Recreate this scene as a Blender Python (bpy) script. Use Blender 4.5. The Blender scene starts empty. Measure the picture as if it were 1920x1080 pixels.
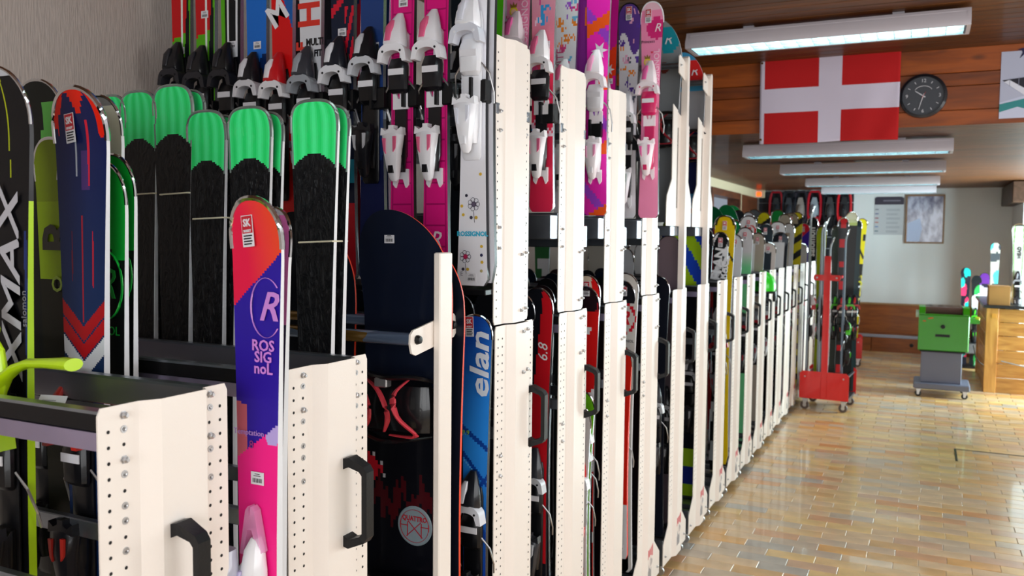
import bpy, bmesh, math, random
from mathutils import Vector, Matrix
random.seed(7)
PI = math.pi
C = bpy.context.scene.collection
SC = bpy.context.scene

# ---------------------------------------------------------------- camera
CAM_F = 1600.0; CAM_H = 1.7
def cam_axes():
    yaw, pitch, roll = math.radians(25.65731), math.radians(3.59048), math.radians(.55)
    w = Vector((-math.sin(yaw)*math.cos(pitch), math.cos(yaw)*math.cos(pitch), -math.sin(pitch)))
    r = Vector((math.cos(yaw), math.sin(yaw), 0)); u = r.cross(w)
    return r*math.cos(roll)+u*math.sin(roll), -r*math.sin(roll)+u*math.cos(roll), w
CR, CU, CW = cam_axes()
cd = bpy.data.cameras.new('camera'); cam = bpy.data.objects.new('camera', cd); C.objects.link(cam)
cam.matrix_world = Matrix(((CR.x, CU.x, -CW.x, 0), (CR.y, CU.y, -CW.y, 0), (CR.z, CU.z, -CW.z, CAM_H), (0, 0, 0, 1)))
cd.sensor_width = 36; cd.lens = CAM_F/1920*36; cd.clip_start = .05; cd.clip_end = 60
cd.dof.use_dof = True; cd.dof.focus_distance = 2.1; cd.dof.aperture_fstop = 6.0
SC.camera = cam
def at(x, y, Y):                                     # where a sight line meets the plane Y
    d = CW + CR*((x-960)/CAM_F) - CU*((y-540)/CAM_F)
    k = Y/d.y
    return d.x*k, CAM_H + d.z*k

# ---------------------------------------------------------------- world, lights, exposure
wd = bpy.data.worlds.new('world'); SC.world = wd; wd.use_nodes = True
wd.node_tree.nodes['Background'].inputs[0].default_value = (.75, .85, 1, 1)
wd.node_tree.nodes['Background'].inputs[1].default_value = .35
SC.view_settings.view_transform = 'Standard'; SC.view_settings.look = 'None'
SC.view_settings.gamma = 1; SC.view_settings.use_curve_mapping = False
SC.view_settings.exposure = 0.1
def area(name, loc, rot, sx, sy, power, col):
    l = bpy.data.lights.new(name, 'AREA'); l.shape = 'RECTANGLE'; l.size = sx; l.size_y = sy; l.energy = power; l.color = col
    o = bpy.data.objects.new(name, l); C.objects.link(o); o.location = loc; o.rotation_euler = rot
    o['label'] = 'unseen area light standing in for daylight'; o['category'] = 'light'
    return o
area('front_fill_light', (.6, -2.35, 1.75), (math.radians(90), 0, 0), 3.2, 2.0, 92, (.95, .97, 1))  # added light behind the viewer, brightens what faces the camera
LAMP_E = 17.0                                        # emission of the fluorescent tubes
RIGHT_FILL = 95
area('side_fill_light', (2.42, 3.2, 1.7), (math.radians(90), 0, math.radians(90)), 4.6, 1.6, RIGHT_FILL, (.96, .98, 1))  # added fill from the right, brightens the rack panels
area('far_window_daylight', (2.42, 11.3, 1.25), (math.radians(90), 0, math.radians(90)), 2.6, 1.6, 450, (.76, .96, 1))

# ---------------------------------------------------------------- materials
def lin(h):
    h = h.lstrip('#'); c = [int(h[i:i+2], 16)/255 for i in (0, 2, 4)]
    return tuple((v/12.92 if v <= .04045 else ((v+.055)/1.055)**2.4) for v in c)
MATS = {}
def mat(name, col='#888888', rough=.5, metal=0, coat=0, emis=0, alpha=1, trans=0, bump=0, bscale=40, bstretch=(1, 1, 1), vary=0, vscale=8):
    if name in MATS: return MATS[name]
    m = bpy.data.materials.new(name); m.use_nodes = True; n = m.node_tree.nodes; L = m.node_tree.links
    b = n['Principled BSDF']; c = lin(col)
    b.inputs['Base Color'].default_value = (*c, 1); b.inputs['Roughness'].default_value = rough
    b.inputs['Metallic'].default_value = metal; b.inputs['Coat Weight'].default_value = coat
    b.inputs['Coat Roughness'].default_value = .06
    if sum(c) < .12 and not metal: b.inputs['Specular IOR Level'].default_value = .3
    if trans: b.inputs['Transmission Weight'].default_value = trans
    if alpha < 1: b.inputs['Alpha'].default_value = alpha
    if emis:
        b.inputs['Emission Color'].default_value = (*c, 1); b.inputs['Emission Strength'].default_value = emis
    if bump or vary:
        tc = n.new('ShaderNodeTexCoord'); mp = n.new('ShaderNodeMapping'); mp.inputs['Scale'].default_value = bstretch
        L.new(tc.outputs['Object'], mp.inputs[0])
    if bump:
        t = n.new('ShaderNodeTexNoise'); t.inputs['Scale'].default_value = bscale; t.inputs['Detail'].default_value = 3
        L.new(mp.outputs[0], t.inputs[0]); bn = n.new('ShaderNodeBump'); bn.inputs['Strength'].default_value = bump; bn.inputs['Distance'].default_value = .01
        L.new(t.outputs[0], bn.inputs['Height']); L.new(bn.outputs[0], b.inputs['Normal'])
    if vary:
        t = n.new('ShaderNodeTexNoise'); t.inputs['Scale'].default_value = vscale; t.inputs['Detail'].default_value = 4
        L.new(mp.outputs[0], t.inputs[0]); r = n.new('ShaderNodeMapRange'); r.inputs[1].default_value = .3; r.inputs[2].default_value = .7
        r.inputs[3].default_value = 1-vary; r.inputs[4].default_value = 1+vary; L.new(t.outputs[0], r.inputs[0])
        x = n.new('ShaderNodeMix'); x.data_type = 'RGBA'; x.blend_type = 'MULTIPLY'; x.inputs[0].default_value = 1
        x.inputs[6].default_value = (*c, 1); L.new(r.outputs[0], x.inputs[7]); L.new(x.outputs[2], b.inputs['Base Color'])
    MATS[name] = m; return m
def hexmat(h, rough=.35, coat=.2):
    return mat('plastic_'+h.strip('#')+('_%d' % (rough*100)), h, rough, coat=coat)
def painted(name, rough, coat, film=0):               # colour comes from the graphics stored on the mesh
    m = mat(name, '#ffffff', rough, coat=coat); m.node_tree.nodes['Principled BSDF'].inputs['Specular IOR Level'].default_value = .18; n = m.node_tree.nodes; L = m.node_tree.links; b = n['Principled BSDF']
    a = n.new('ShaderNodeAttribute'); a.attribute_name = 'Col'; L.new(a.outputs['Color'], b.inputs['Base Color'])
    if film:
        tc = n.new('ShaderNodeTexCoord'); mp = n.new('ShaderNodeMapping'); mp.inputs['Scale'].default_value = (1, 1, .45); mp.inputs['Rotation'].default_value = (0, .5, 0)
        L.new(tc.outputs['Object'], mp.inputs[0]); t = n.new('ShaderNodeTexNoise'); t.inputs['Scale'].default_value = 60; t.inputs['Detail'].default_value = 4; t.inputs['Distortion'].default_value = 1.5
        L.new(mp.outputs[0], t.inputs[0]); bn = n.new('ShaderNodeBump'); bn.inputs['Strength'].default_value = 1; bn.inputs['Distance'].default_value = film
        L.new(t.outputs[0], bn.inputs['Height']); L.new(bn.outputs[0], b.inputs['Coat Normal'])
        b.inputs['Coat Roughness'].default_value = .04
    return m
M_TOP = painted('ski_topsheet', .38, .12)
M_WRAP = painted('shrink_wrapped_topsheet', .5, .22, .012)
M_BASE = mat('ski_base_black', '#0c0d12', .35)
M_EDGE = mat('steel_edge', '#c9ccd2', .25, .9)
M_WALL_W = mat('white_sidewall', '#e4e6ea', .4)
M_WALL_Y = mat('lime_sidewall', '#b6e012', .4)
M_WALL_R = mat('orange_sidewall', '#e5401a', .4)
M_WALL_K = mat('black_sidewall', '#16161c', .3)
M_CHROME = mat('polished_tip', '#d8dade', .12, 1)
M_CREAM = mat('cream_powder_coat', '#f4ebe2', .38, coat=.15, bump=.04, bscale=300)
M_HOLE = mat('punched_hole', '#1c1a1a', .7)
M_BLACK = mat('black_plastic', '#121316', .38, bump=.05, bscale=200)
M_BOLT = mat('zinc_bolt', '#c2c2c4', .35, .9)
M_STEEL = mat('galvanised_steel', '#9aa2ac', .28, .9, vary=.18, vscale=12, bump=.03, bscale=20)
M_DSTEEL = mat('dark_rail_steel', '#1a1a1e', .35, .5)
M_WHITE = mat('white_plastic', '#ececf0', .3, coat=.4)
M_WHITE2 = mat('white_matt', '#f2f2f4', .5)
M_RED = mat('red_plastic', '#c81420', .35, coat=.3)
M_RUB = mat('rubber_band', '#e4dfc4', .6)
M_CLEAR = mat('clear_plastic', '#dfe6ee', .1, alpha=.45, coat=.8)

# ---------------------------------------------------------------- mesh helpers
class MB:
    def __init__(s): s.v = []; s.f = []; s.m = []; s.mats = []
    def mi(s, m):
        if m not in s.mats: s.mats.append(m)
        return s.mats.index(m)
    def add(s, vs, fs, m):
        o = len(s.v); s.v += [tuple(p) for p in vs]; i = s.mi(m)
        for f in fs: s.f.append(tuple(o+k for k in f)); s.m.append(i)
        return s
    def box(s, x0, x1, y0, y1, z0, z1, m):
        return s.add([(x0, y0, z0), (x1, y0, z0), (x1, y1, z0), (x0, y1, z0), (x0, y0, z1), (x1, y0, z1), (x1, y1, z1), (x0, y1, z1)],
                     [(0, 3, 2, 1), (4, 5, 6, 7), (0, 1, 5, 4), (1, 2, 6, 5), (2, 3, 7, 6), (3, 0, 4, 7)], m)
    def bbox(s, x0, x1, y0, y1, z0, z1, m, c=.003):    # box with chamfered vertical and top edges (12+ faces)
        vs = []
        for z, k in ((z0, c), (z0+c, 0), (z1-c, 0), (z1, c)):
            a, b, e, d = x0+k, x1-k, y0+k, y1-k
            vs += [(a+c, e, z), (b-c, e, z), (b, e+c, z), (b, d-c, z), (b-c, d, z), (a+c, d, z), (a, d-c, z), (a, e+c, z)]
        fs = [tuple(range(7, -1, -1)), tuple(range(24, 32))]
        for r in range(3):
            for i in range(8): j = (i+1) % 8; fs.append((r*8+i, r*8+j, r*8+8+j, r*8+8+i))
        return s.add(vs, fs, m)
    def prism(s, pts, axis, a, b, m):                  # polygon pts in the two other axes, extruded along axis from a to b
        n = len(pts)
        def P(p, t):
            return (t, p[0], p[1]) if axis == 'x' else ((p[0], t, p[1]) if axis == 'y' else (p[0], p[1], t))
        vs = [P(p, a) for p in pts]+[P(p, b) for p in pts]
        fs = [tuple(range(n-1, -1, -1)), tuple(range(n, 2*n))]+[(i, (i+1) % n, n+(i+1) % n, n+i) for i in range(n)]
        return s.add(vs, fs, m)
    def tube(s, path, r, m, n=8, closed=False, flat=1):
        P = [Vector(p) for p in path]; N = len(P); vs = []; fs = []
        up = Vector((0, 0, 1))
        for i, p in enumerate(P):
            a = P[(i-1) % N] if (closed or i) else P[0]; b = P[(i+1) % N] if (closed or i < N-1) else P[-1]
            t = (b-a).normalized()
            x = t.cross(up if abs(t.z) < .95 else Vector((0, 1, 0))).normalized(); y = t.cross(x)
            rr = r[i] if isinstance(r, (list, tuple)) else r
            for k in range(n):
                an = 2*PI*k/n; vs.append(p+x*(math.cos(an)*rr)+y*(math.sin(an)*rr*flat))
        for i in range(N if closed else N-1):
            for k in range(n):
                j = (i+1) % N; fs.append((i*n+k, i*n+(k+1) % n, j*n+(k+1) % n, j*n+k))
        if not closed: fs += [tuple(range(n-1, -1, -1)), tuple((N-1)*n+k for k in range(n))]
        return s.add(vs, fs, m)
    def cyl(s, p, q, r, m, n=16): return s.tube([p, q], r, m, n)
    def lathe(s, prof, m, n=20, c=(0, 0, 0), axis='z'):
        vs = []; fs = []
        for r, z in prof:
            for k in range(n):
                a = 2*PI*k/n; p = (r*math.cos(a), r*math.sin(a), z)
                if axis == 'y': p = (p[0], z, p[1])
                if axis == 'x': p = (z, p[0], p[1])
                vs.append((p[0]+c[0], p[1]+c[1], p[2]+c[2]))
        for i in range(len(prof)-1):
            for k in range(n): fs.append((i*n+k, i*n+(k+1) % n, (i+1)*n+(k+1) % n, (i+1)*n+k))
        fs += [tuple(range(n-1, -1, -1)), tuple((len(prof)-1)*n+k for k in range(n))]
        return s.add(vs, fs, m)
    def loft(s, secs, m, n=12, p=3.):                   # secs: (z, cx, halfwidth, yback, yfront) rounded outline that bulges to yfront
        vs = []; fs = []
        for z, cx, hw, yb, yf in secs:
            cy, hy = (yb+yf)/2, abs(yb-yf)/2
            for k in range(n):
                a = 2*PI*(k+.5)/n; ca, sa = math.cos(a), math.sin(a); q = (abs(ca)**p+abs(sa)**p)**(-1/p)
                vs.append((cx+hw*ca*q, cy+hy*sa*q, z))
        for i in range(len(secs)-1):
            for k in range(n): fs.append((i*n+k, i*n+(k+1) % n, (i+1)*n+(k+1) % n, (i+1)*n+k))
        fs += [tuple(range(n-1, -1, -1)), tuple((len(secs)-1)*n+k for k in range(n))]
        return s.add(vs, fs, m)
    def mesh(s, name, smooth=False):
        me = bpy.data.meshes.new(name); me.from_pydata(s.v, [], s.f)
        for m in s.mats: me.materials.append(m)
        me.polygons.foreach_set('material_index', s.m)
        if smooth:
            me.polygons.foreach_set('use_smooth', [True]*len(s.f))
            me.set_sharp_from_angle(angle=math.radians(38))
        me.update(); return me
    def build(s, name, parent=None, loc=(0, 0, 0), smooth=False): return link(name, s.mesh(name, smooth), parent, loc)
def link(name, me, parent=None, loc=(0, 0, 0), rot=(0, 0, 0)):
    o = bpy.data.objects.new(name, me); C.objects.link(o); o.location = loc; o.rotation_euler = rot
    if parent is not None: o.parent = parent
    return o
def tag(o, label, cat, group=None, kind=None):
    if label: o['label'] = label
    if cat: o['category'] = cat
    if group: o['group'] = group
    if kind: o['kind'] = kind
    return o
def thing(name, label, cat, loc=(0, 0, 0), rot=(0, 0, 0), group=None):
    o = bpy.data.objects.new(name, None); C.objects.link(o); o.location = loc; o.rotation_euler = rot; o.empty_display_size = .05
    return tag(o, label, cat, group)
def struct(o): o['kind'] = 'structure'; return o
def text(parent, s, size, loc, m, rot=(PI/2, 0, 0), ext=.0004, shear=0, sx=1., bold=0, name='lettering', align='CENTER', sp=1.):
    cu = bpy.data.curves.new('t', 'FONT'); cu.body = s; cu.size = size; cu.extrude = ext; cu.shear = shear; cu.align_x = align; cu.align_y = 'CENTER'
    cu.offset = bold; cu.resolution_u = 2; cu.space_line = .75; cu.space_character = sp
    t = bpy.data.objects.new('t', cu); C.objects.link(t)
    me = bpy.data.meshes.new_from_object(t); bpy.data.objects.remove(t); bpy.data.curves.remove(cu)
    me.materials.clear(); me.materials.append(m)
    if sx != 1:
        for v in me.vertices: v.co.x *= sx
    return link(name, me, parent, loc, rot)
VERT = (PI/2, -PI/2, 0)                                # reads upwards, faces the viewer

# ================================================================ THE SETTING
def wood(name, c1, c2, grain=(1, 14, 14), knots=.25, rough=.5, scale=2.2):
    m = mat(name, c1, rough, coat=.12); n = m.node_tree.nodes; L = m.node_tree.links; b = n['Principled BSDF']
    tc = n.new('ShaderNodeTexCoord'); mp = n.new('ShaderNodeMapping'); mp.inputs['Scale'].default_value = grain
    oi = n.new('ShaderNodeObjectInfo'); ad = n.new('ShaderNodeVectorMath'); ad.operation = 'MULTIPLY_ADD'
    cx = n.new('ShaderNodeCombineXYZ'); L.new(oi.outputs['Random'], cx.inputs[0]); L.new(oi.outputs['Random'], cx.inputs[1]); L.new(oi.outputs['Random'], cx.inputs[2])
    L.new(cx.outputs[0], ad.inputs[0]); ad.inputs[1].default_value = (37, 19, 53); L.new(tc.outputs['Object'], ad.inputs[2])
    L.new(ad.outputs[0], mp.inputs[0])
    t = n.new('ShaderNodeTexNoise'); t.inputs['Scale'].default_value = scale; t.inputs['Detail'].default_value = 8; t.inputs['Distortion'].default_value = .6; L.new(mp.outputs[0], t.inputs[0])
    cr = n.new('ShaderNodeValToRGB'); cr.color_ramp.elements[0].position = .32; cr.color_ramp.elements[1].position = .68
    cr.color_ramp.elements[0].color = (*lin(c2), 1); cr.color_ramp.elements[1].color = (*lin(c1), 1); L.new(t.outputs[0], cr.inputs[0])
    mk = n.new('ShaderNodeMapping'); mk.inputs['Scale'].default_value = tuple(.45 if g == min(grain) else 1.1 for g in grain); L.new(ad.outputs[0], mk.inputs[0])
    v = n.new('ShaderNodeTexVoronoi'); v.inputs['Scale'].default_value = 5.5; L.new(mk.outputs[0], v.inputs['Vector'])
    r = n.new('ShaderNodeMapRange'); r.inputs[1].default_value = .05; r.inputs[2].default_value = .16; r.inputs[3].default_value = 1-knots*2.6 if knots < .38 else 0; r.inputs[4].default_value = 1; L.new(v.outputs[0], r.inputs[0])
    br = n.new('ShaderNodeMapRange'); br.inputs[3].default_value = .78; br.inputs[4].default_value = 1.2; L.new(oi.outputs['Random'], br.inputs[0])
    mu = n.new('ShaderNodeMath'); mu.operation = 'MULTIPLY'; L.new(r.outputs[0], mu.inputs[0]); L.new(br.outputs[0], mu.inputs[1])
    x = n.new('ShaderNodeMix'); x.data_type = 'RGBA'; x.blend_type = 'MULTIPLY'; x.inputs[0].default_value = 1
    L.new(cr.outputs[0], x.inputs[6]); L.new(mu.outputs[0], x.inputs[7]); L.new(x.outputs[2], b.inputs['Base Color'])
    bn = n.new('ShaderNodeBump'); bn.inputs['Strength'].default_value = .12; bn.inputs['Distance'].default_value = .01; L.new(t.outputs[0], bn.inputs['Height']); L.new(bn.outputs[0], b.inputs['Normal'])
    return m
W_CEIL = wood('ceiling_pine', '#6c3c0c', '#432406', (1, 12, 12), .2)
W_HEAD = wood('header_pine', '#a04e0a', '#703205', (1, 9, 9), .3)
W_COUNT = wood('counter_pine', '#d2994c', '#a86c2a', (1.4, 9, 9), .25)
W_COUNTV = wood('counter_post_pine', '#d49c50', '#ab702c', (9, 9, 1.4), .25)
W_BENCH = wood('bench_wood', '#9a541c', '#7c3f12', (1.3, 8, 8), .05)
W_DARK = wood('dark_beam', '#4a3022', '#33200f', (8, 1.2, 8), .1)
W_FRAME = wood('door_frame_wood', '#5a2c10', '#3e1c08', (8, 1.2, 8), .1)
XL, XR, YB, YF = -2.45, 2.5, 14.3, -2.45
ZH, ZL, YH = 2.93, 2.45, 6.3
# floor: screed below, tiles on it
M_GROUT = mat('grout', '#b3a283', .9)
fl = struct(MB().box(XL-.1, XR+.1, YF-.1, YB+.1, -.1, -.006, M_GROUT).build('floor'))
def tile_mat():
    m = mat('fired_clay_tile', '#caa06a', .3, coat=.3); n = m.node_tree.nodes; L = m.node_tree.links; b = n['Principled BSDF']
    a = n.new('ShaderNodeAttribute'); a.attribute_name = 'Col'
    tc = n.new('ShaderNodeTexCoord'); t = n.new('ShaderNodeTexNoise'); t.inputs['Scale'].default_value = 7; t.inputs['Detail'].default_value = 6; L.new(tc.outputs['Object'], t.inputs[0])
    r = n.new('ShaderNodeMapRange'); r.inputs[1].default_value = .3; r.inputs[2].default_value = .7; r.inputs[3].default_value = .84; r.inputs[4].default_value = 1.14; L.new(t.outputs[0], r.inputs[0])
    x = n.new('ShaderNodeMix'); x.data_type = 'RGBA'; x.blend_type = 'MULTIPLY'; x.inputs[0].default_value = 1
    L.new(a.outputs['Color'], x.inputs[6]); L.new(r.outputs[0], x.inputs[7]); L.new(x.outputs[2], b.inputs['Base Color'])
    r2 = n.new('ShaderNodeMapRange'); r2.inputs[3].default_value = .22; r2.inputs[4].default_value = .48; L.new(t.outputs[0], r2.inputs[0]); L.new(r2.outputs[0], b.inputs['Roughness'])
    return m
M_TILE = tile_mat()
TC = ['#dcb985', '#d4ac74', '#dfae6c', '#cfb596', '#d4a47a', '#c4b29c', '#e4c284', '#d9bb92', '#d0ac8c', '#b6afa4', '#d89c62', '#dcbf98', '#cbb89e', '#e0be88']
TCMESH = {}
def tile_mesh(ci):
    if ci in TCMESH: return TCMESH[ci]
    mb = MB(); mb.bbox(-.1232, .1232, -.0502, .0502, -.006, .002, M_TILE, .0015); me = mb.mesh('tile')
    a = me.color_attributes.new('Col', 'FLOAT_COLOR', 'CORNER'); c = lin(TC[ci]); a.data.foreach_set('color', [*c, 1]*len(me.loops))
    TCMESH[ci] = me; return me
cells = []
row = 0; y = -2.3
while y < YB-.05:
    x = XL+.13+(.125 if row % 2 else 0)+random.uniform(-.012, .012)
    while x < XR-.12:
        cells.append((x, y, random.choices(range(len(TC)), [3, 3, 2, 2, 2, 1, 3, 3, 2, 1, 1, 3, 2, 3])[0])); x += .2485
    y += .1025; row += 1
def seen(x, y): return x > -1.15 and y > 4.2 and (x*CW.x+y*CW.y) > .1 and ((x*CR.x+y*CR.y)/(x*CW.x+y*CW.y)) < .63
vis = sorted([c for c in cells if seen(c[0], c[1])], key=lambda c: c[1])
near = vis[:285]; ns = set(near)
for x, y, ci in near: link('floor_tile', tile_mesh(ci), fl, (x, y, random.uniform(-.0006, .0006)))
rest = [c for c in cells if c not in ns]
vs, fs, cols = [], [], []
for x, y, ci in rest:
    o = len(vs); t = .0018+random.uniform(-.0006, .0006)
    for z, k in ((-.006, 0), (t-.0015, 0), (t, .0015)):
        vs += [(x-.1225+k, y-.0495+k, z), (x+.1225-k, y-.0495+k, z), (x+.1225-k, y+.0495-k, z), (x-.1225+k, y+.0495-k, z)]
    f = [(o+8, o+9, o+10, o+11)]
    for r in (0, 4):
        for i in range(4): j = (i+1) % 4; f.append((o+r+i, o+r+j, o+r+4+j, o+r+4+i))
    fs += f; cols += [*lin(TC[ci]), 1]*(len(f)*4)
me = bpy.data.meshes.new('floor_tiles'); me.from_pydata(vs, [], fs); me.materials.append(M_TILE)
a = me.color_attributes.new('Col', 'FLOAT_COLOR', 'CORNER'); a.data.foreach_set('color', cols)
o = link('floor_tiles', me, fl); o['kind'] = 'stuff'
# access hatch cut in the floor
hb = MB()
for a_, b_, c_, d_ in ((.285, .90, 7.685, 7.70), (.285, .30, 7.28, 7.70)): hb.box(a_, b_, c_, d_, .0015, .0045, M_DSTEEL)
hb.build('hatch_frame', fl)
# walls
def wallmat():
    m = mat('woven_wallpaper', '#b9aea6', .85); n = m.node_tree.nodes; L = m.node_tree.links; b = n['Principled BSDF']
    tc = n.new('ShaderNodeTexCoord'); mp = n.new('ShaderNodeMapping'); mp.inputs['Scale'].default_value = (60, 60, 6); L.new(tc.outputs['Object'], mp.inputs[0])
    t = n.new('ShaderNodeTexNoise'); t.inputs['Scale'].default_value = 3; t.inputs['Detail'].default_value = 6; L.new(mp.outputs[0], t.inputs[0])
    r = n.new('ShaderNodeMapRange'); r.inputs[1].default_value = .3; r.inputs[2].default_value = .7; r.inputs[3].default_value = .86; r.inputs[4].default_value = 1.1; L.new(t.outputs[0], r.inputs[0])
    x = n.new('ShaderNodeMix'); x.data_type = 'RGBA'; x.blend_type = 'MULTIPLY'; x.inputs[0].default_value = 1; x.inputs[6].default_value = (*lin('#b9aea6'), 1)
    L.new(r.outputs[0], x.inputs[7]); L.new(x.outputs[2], b.inputs['Base Color'])
    bn = n.new('ShaderNodeBump'); bn.inputs['Strength'].default_value = .5; bn.inputs['Distance'].default_value = .006; L.new(t.outputs[0], bn.inputs['Height']); L.new(bn.outputs[0], b.inputs['Normal'])
    return m
M_PAPER = wallmat(); M_PLASTER = mat('white_plaster', '#e6eaec', .8, bump=.06, bscale=60)
M_CREAMW = mat('cream_plaster', '#b7a98c', .8); M_PINKW = mat('pale_rose_plaster', '#b9a0a4', .8)
wl = struct(MB().box(XL-.15, XL, YF, 10.9, 0, ZH+.02, M_PAPER).build('wall_left'))
wb = MB(); wb.box(XL-.15, XL, 10.9, 12.72, 2.33, ZH, M_CREAMW); wb.box(XL-.15, XL, 12.72, YB, 2.33, ZH, M_CREAMW)
wb.box(XL-.15, XL, 12.80, 12.95, 0, 2.33, M_CREAMW); wb.box(XL-.15, XL, 12.95, YB, 0, 2.33, W_FRAME); wb.box(XL-.15, XL, 10.9, 12.72, 0, .9, M_CREAMW)
wb.build('wall_panel', wl)
MB().box(XL-1.6, XL-1.5, 10.3, 13.4, 0, 2.6, M_PINKW).build('wall_recess', wl)
tr = MB(); tr.box(XL-.16, XL+.02, 10.9, 12.80, 2.24, 2.33, W_FRAME); tr.box(XL-.16, XL+.02, 12.70, 12.80, .9, 2.24, W_FRAME); tr.box(XL-.16, XL+.02, 10.9, 11.0, .9, 2.24, W_FRAME); tr.box(XL-.16, XL+.04, 10.9, 12.8, .86, .92, W_FRAME)
struct(tr.build('trim_1'))
struct(MB().box(XL-.15, XR+.15, YB, YB+.15, 0, ZH, M_PLASTER).build('wall_back'))
struct(MB().box(XR, XR+.15, YF, YB, 0, ZH+.02, M_PLASTER).build('wall_right'))
struct(MB().box(1.15, XR, 12.75, YB, 0, ZL, M_PLASTER).build('wall_far_right'))
struct(MB().box(XL-.15, XR+.15, YF-.15, YF, 0, ZH+.02, M_PLASTER).build('wall_front'))
# frames added around the unseen area lights, on the right wall and front
M_WF = mat('window_frame_white', '#d8d8d6', .5)
def added_window(name, y0, y1, z0, z1, n):
    mb = MB()
    for p in range(n+1): yy = y0+(y1-y0)*p/n; mb.box(XR-.13, XR, yy-.03, yy+.03, z0, z1, M_WF)
    mb.box(XR-.13, XR, y0-.05, y1+.05, z0-.05, z0, M_WF); mb.box(XR-.13, XR, y0-.05, y1+.05, z1, z1+.05, M_WF); struct(mb.build(name))
added_window('added_window_1', .87, 5.53, .87, 2.53, 3); added_window('added_window_2', 9.97, 12.63, .42, 2.08, 2)
mb = MB()
for p in range(4): xx = -1.03+3.26*p/3; mb.box(xx-.03, xx+.03, YF, YF+.14, .72, 2.78, M_WF)
mb.box(-1.08, 2.28, YF, YF+.14, .67, .72, M_WF); mb.box(-1.08, 2.28, YF, YF+.14, 2.78, 2.83, M_WF); struct(mb.build('added_window_3'))
# ceiling of narrow boards; the header drop is of wide boards
ce = struct(MB().box(XL, XR, YF, YH+.2, ZH+.02, ZH+.06, M_DSTEEL).build('ceiling'))
ce2 = MB(); ce2.box(XL, XR, YH+.02, YB, ZL+.02, ZL+.06, M_DSTEEL); ce2.build('ceiling_backing', ce)
def plank(n, x0, x1, y0, y1, z0, z1, m, parent, c=.004):
    return MB().bbox(x0, x1, y0, y1, z0, z1, m, c).build(n, parent)
pm = MB().bbox(XL, XR, 0, .118, 0, .02, W_CEIL, .005).mesh('plank')
y = YF
while y < YH-.05: link('plank', pm, ce, (0, y, ZH)); y += .1215
pm2 = MB().bbox(XL, XR, 0, .092, 0, .02, W_CEIL, .004).mesh('plank')
y = YH+.03
while y < YB-.05: link('plank', pm2, ce, (0, y, ZL)); y += .095
hd = struct(MB().box(XL, XR, YH+.018, YH+.06, ZL, ZH+.02, M_DSTEEL).build('wall_header'))
z = ZL-.012
for h in (.098, .155, .085, .16): plank('plank', XL, XR, YH, YH+.02, z, z+h-.003, W_HEAD, hd, .003); z += h

# ---------------------------------------------------------------- fluorescent lamps
M_TUBE = mat('lit_tube', '#f2fff8', .4, emis=LAMP_E)
M_LAMPW = mat('lamp_housing', '#c9c4cc', .4, coat=.2); M_LOUV = mat('louvre_aluminium', '#b4c6cc', .22, 1)
M_LINER = mat('lamp_liner', '#6f7a80', .5)
def lamp_meshes():
    h = MB(); w = .12
    pr = [(-w, 0), (-w-.004, .03), (-w+.03, .095), (w-.03, .095), (w+.004, .03), (w, 0), (w-.012, 0), (w-.02, .08), (-w+.02, .08), (-w+.012, 0)]
    h.prism(pr, 'x', .02, 1.48, M_LAMPW)
    for a, b in ((0, .02), (1.48, 1.5)):
        h.prism([(-w, 0), (-w-.004, .03), (-w+.03, .095), (w-.03, .095), (w+.004, .03), (w, 0)], 'x', a, b, M_LAMPW)
    lo = MB()
    for k in range(18): x = .03+k*1.44/17; lo.box(x-.0015, x+.0015, -w+.014, w-.014, .002, .05, M_LOUV)
    for yy in (-w+.014, -.002, w-.018): lo.box(.025, 1.475, yy, yy+.004, .001, .052, M_LOUV)
    lo.box(.025, 1.475, -w+.021, w-.021, .0785, .0795, M_LINER)
    for s in (-1, 1): lo.box(.025, 1.475, s*(w-.0205)-.0005, s*(w-.0205)+.0005, .052, .079, M_LINER)
    tu = MB(); tu.tube([(.04, -.055, .066), (1.46, -.055, .066)], .011, M_TUBE, 10); tu.tube([(.04, .055, .066), (1.46, .055, .066)], .011, M_TUBE, 10)
    return h.mesh('housing', True), lo.mesh('louvre'), tu.mesh('tube')
LM = lamp_meshes()
LL = ['white fluorescent ceiling lamp nearest, above and in front of the red flag', 'fluorescent ceiling lamp directly below the red and white flag',
      'third fluorescent lamp back, second one below the flag', 'fourth fluorescent lamp back, just behind the small smoke detector', 'farthest fluorescent lamp, close to the white back wall']
for i, (y, z, x) in enumerate([(5.2, ZH-.12, -1.315), (7.1, ZL-.115, -1.325), (9.1, ZL-.115, -1.33), (11.3, ZL-.115, -1.345), (13.3, ZL-.115, -1.36), (3.0, ZH-.12, -1.3), (.9, ZH-.12, -1.3), (-1.2, ZH-.12, -1.3)]):
    t = thing('ceiling_lamp', LL[i] if i < 5 else ['white fluorescent lamp on the high ceiling over the near racks', 'white fluorescent lamp on the high ceiling above the viewer', 'white fluorescent lamp on the high ceiling by the shop front'][i-5], 'lamp', (x, y, z))
    for n, me in zip(('housing', 'louvre', 'tube'), LM): link(n, me, t)
    st = MB(); zt = (ZH if (y < YH) else ZL)-z
    for xx in (.35, 1.15): st.box(xx-.03, xx+.03, -.03, .03, .094, zt+.001, M_LAMPW)
    st.build('mount', t)['kind'] = 'stuff'
sd = MB().lathe([(.02, 0), (.05, .006), (.065, .02), (.065, .04)], M_LAMPW, 18).build('smoke_detector', None, (-.65, 10.1, ZL-.04), True); tag(sd, 'round white smoke detector on the wooden ceiling between two lamps', 'detector')

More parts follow.
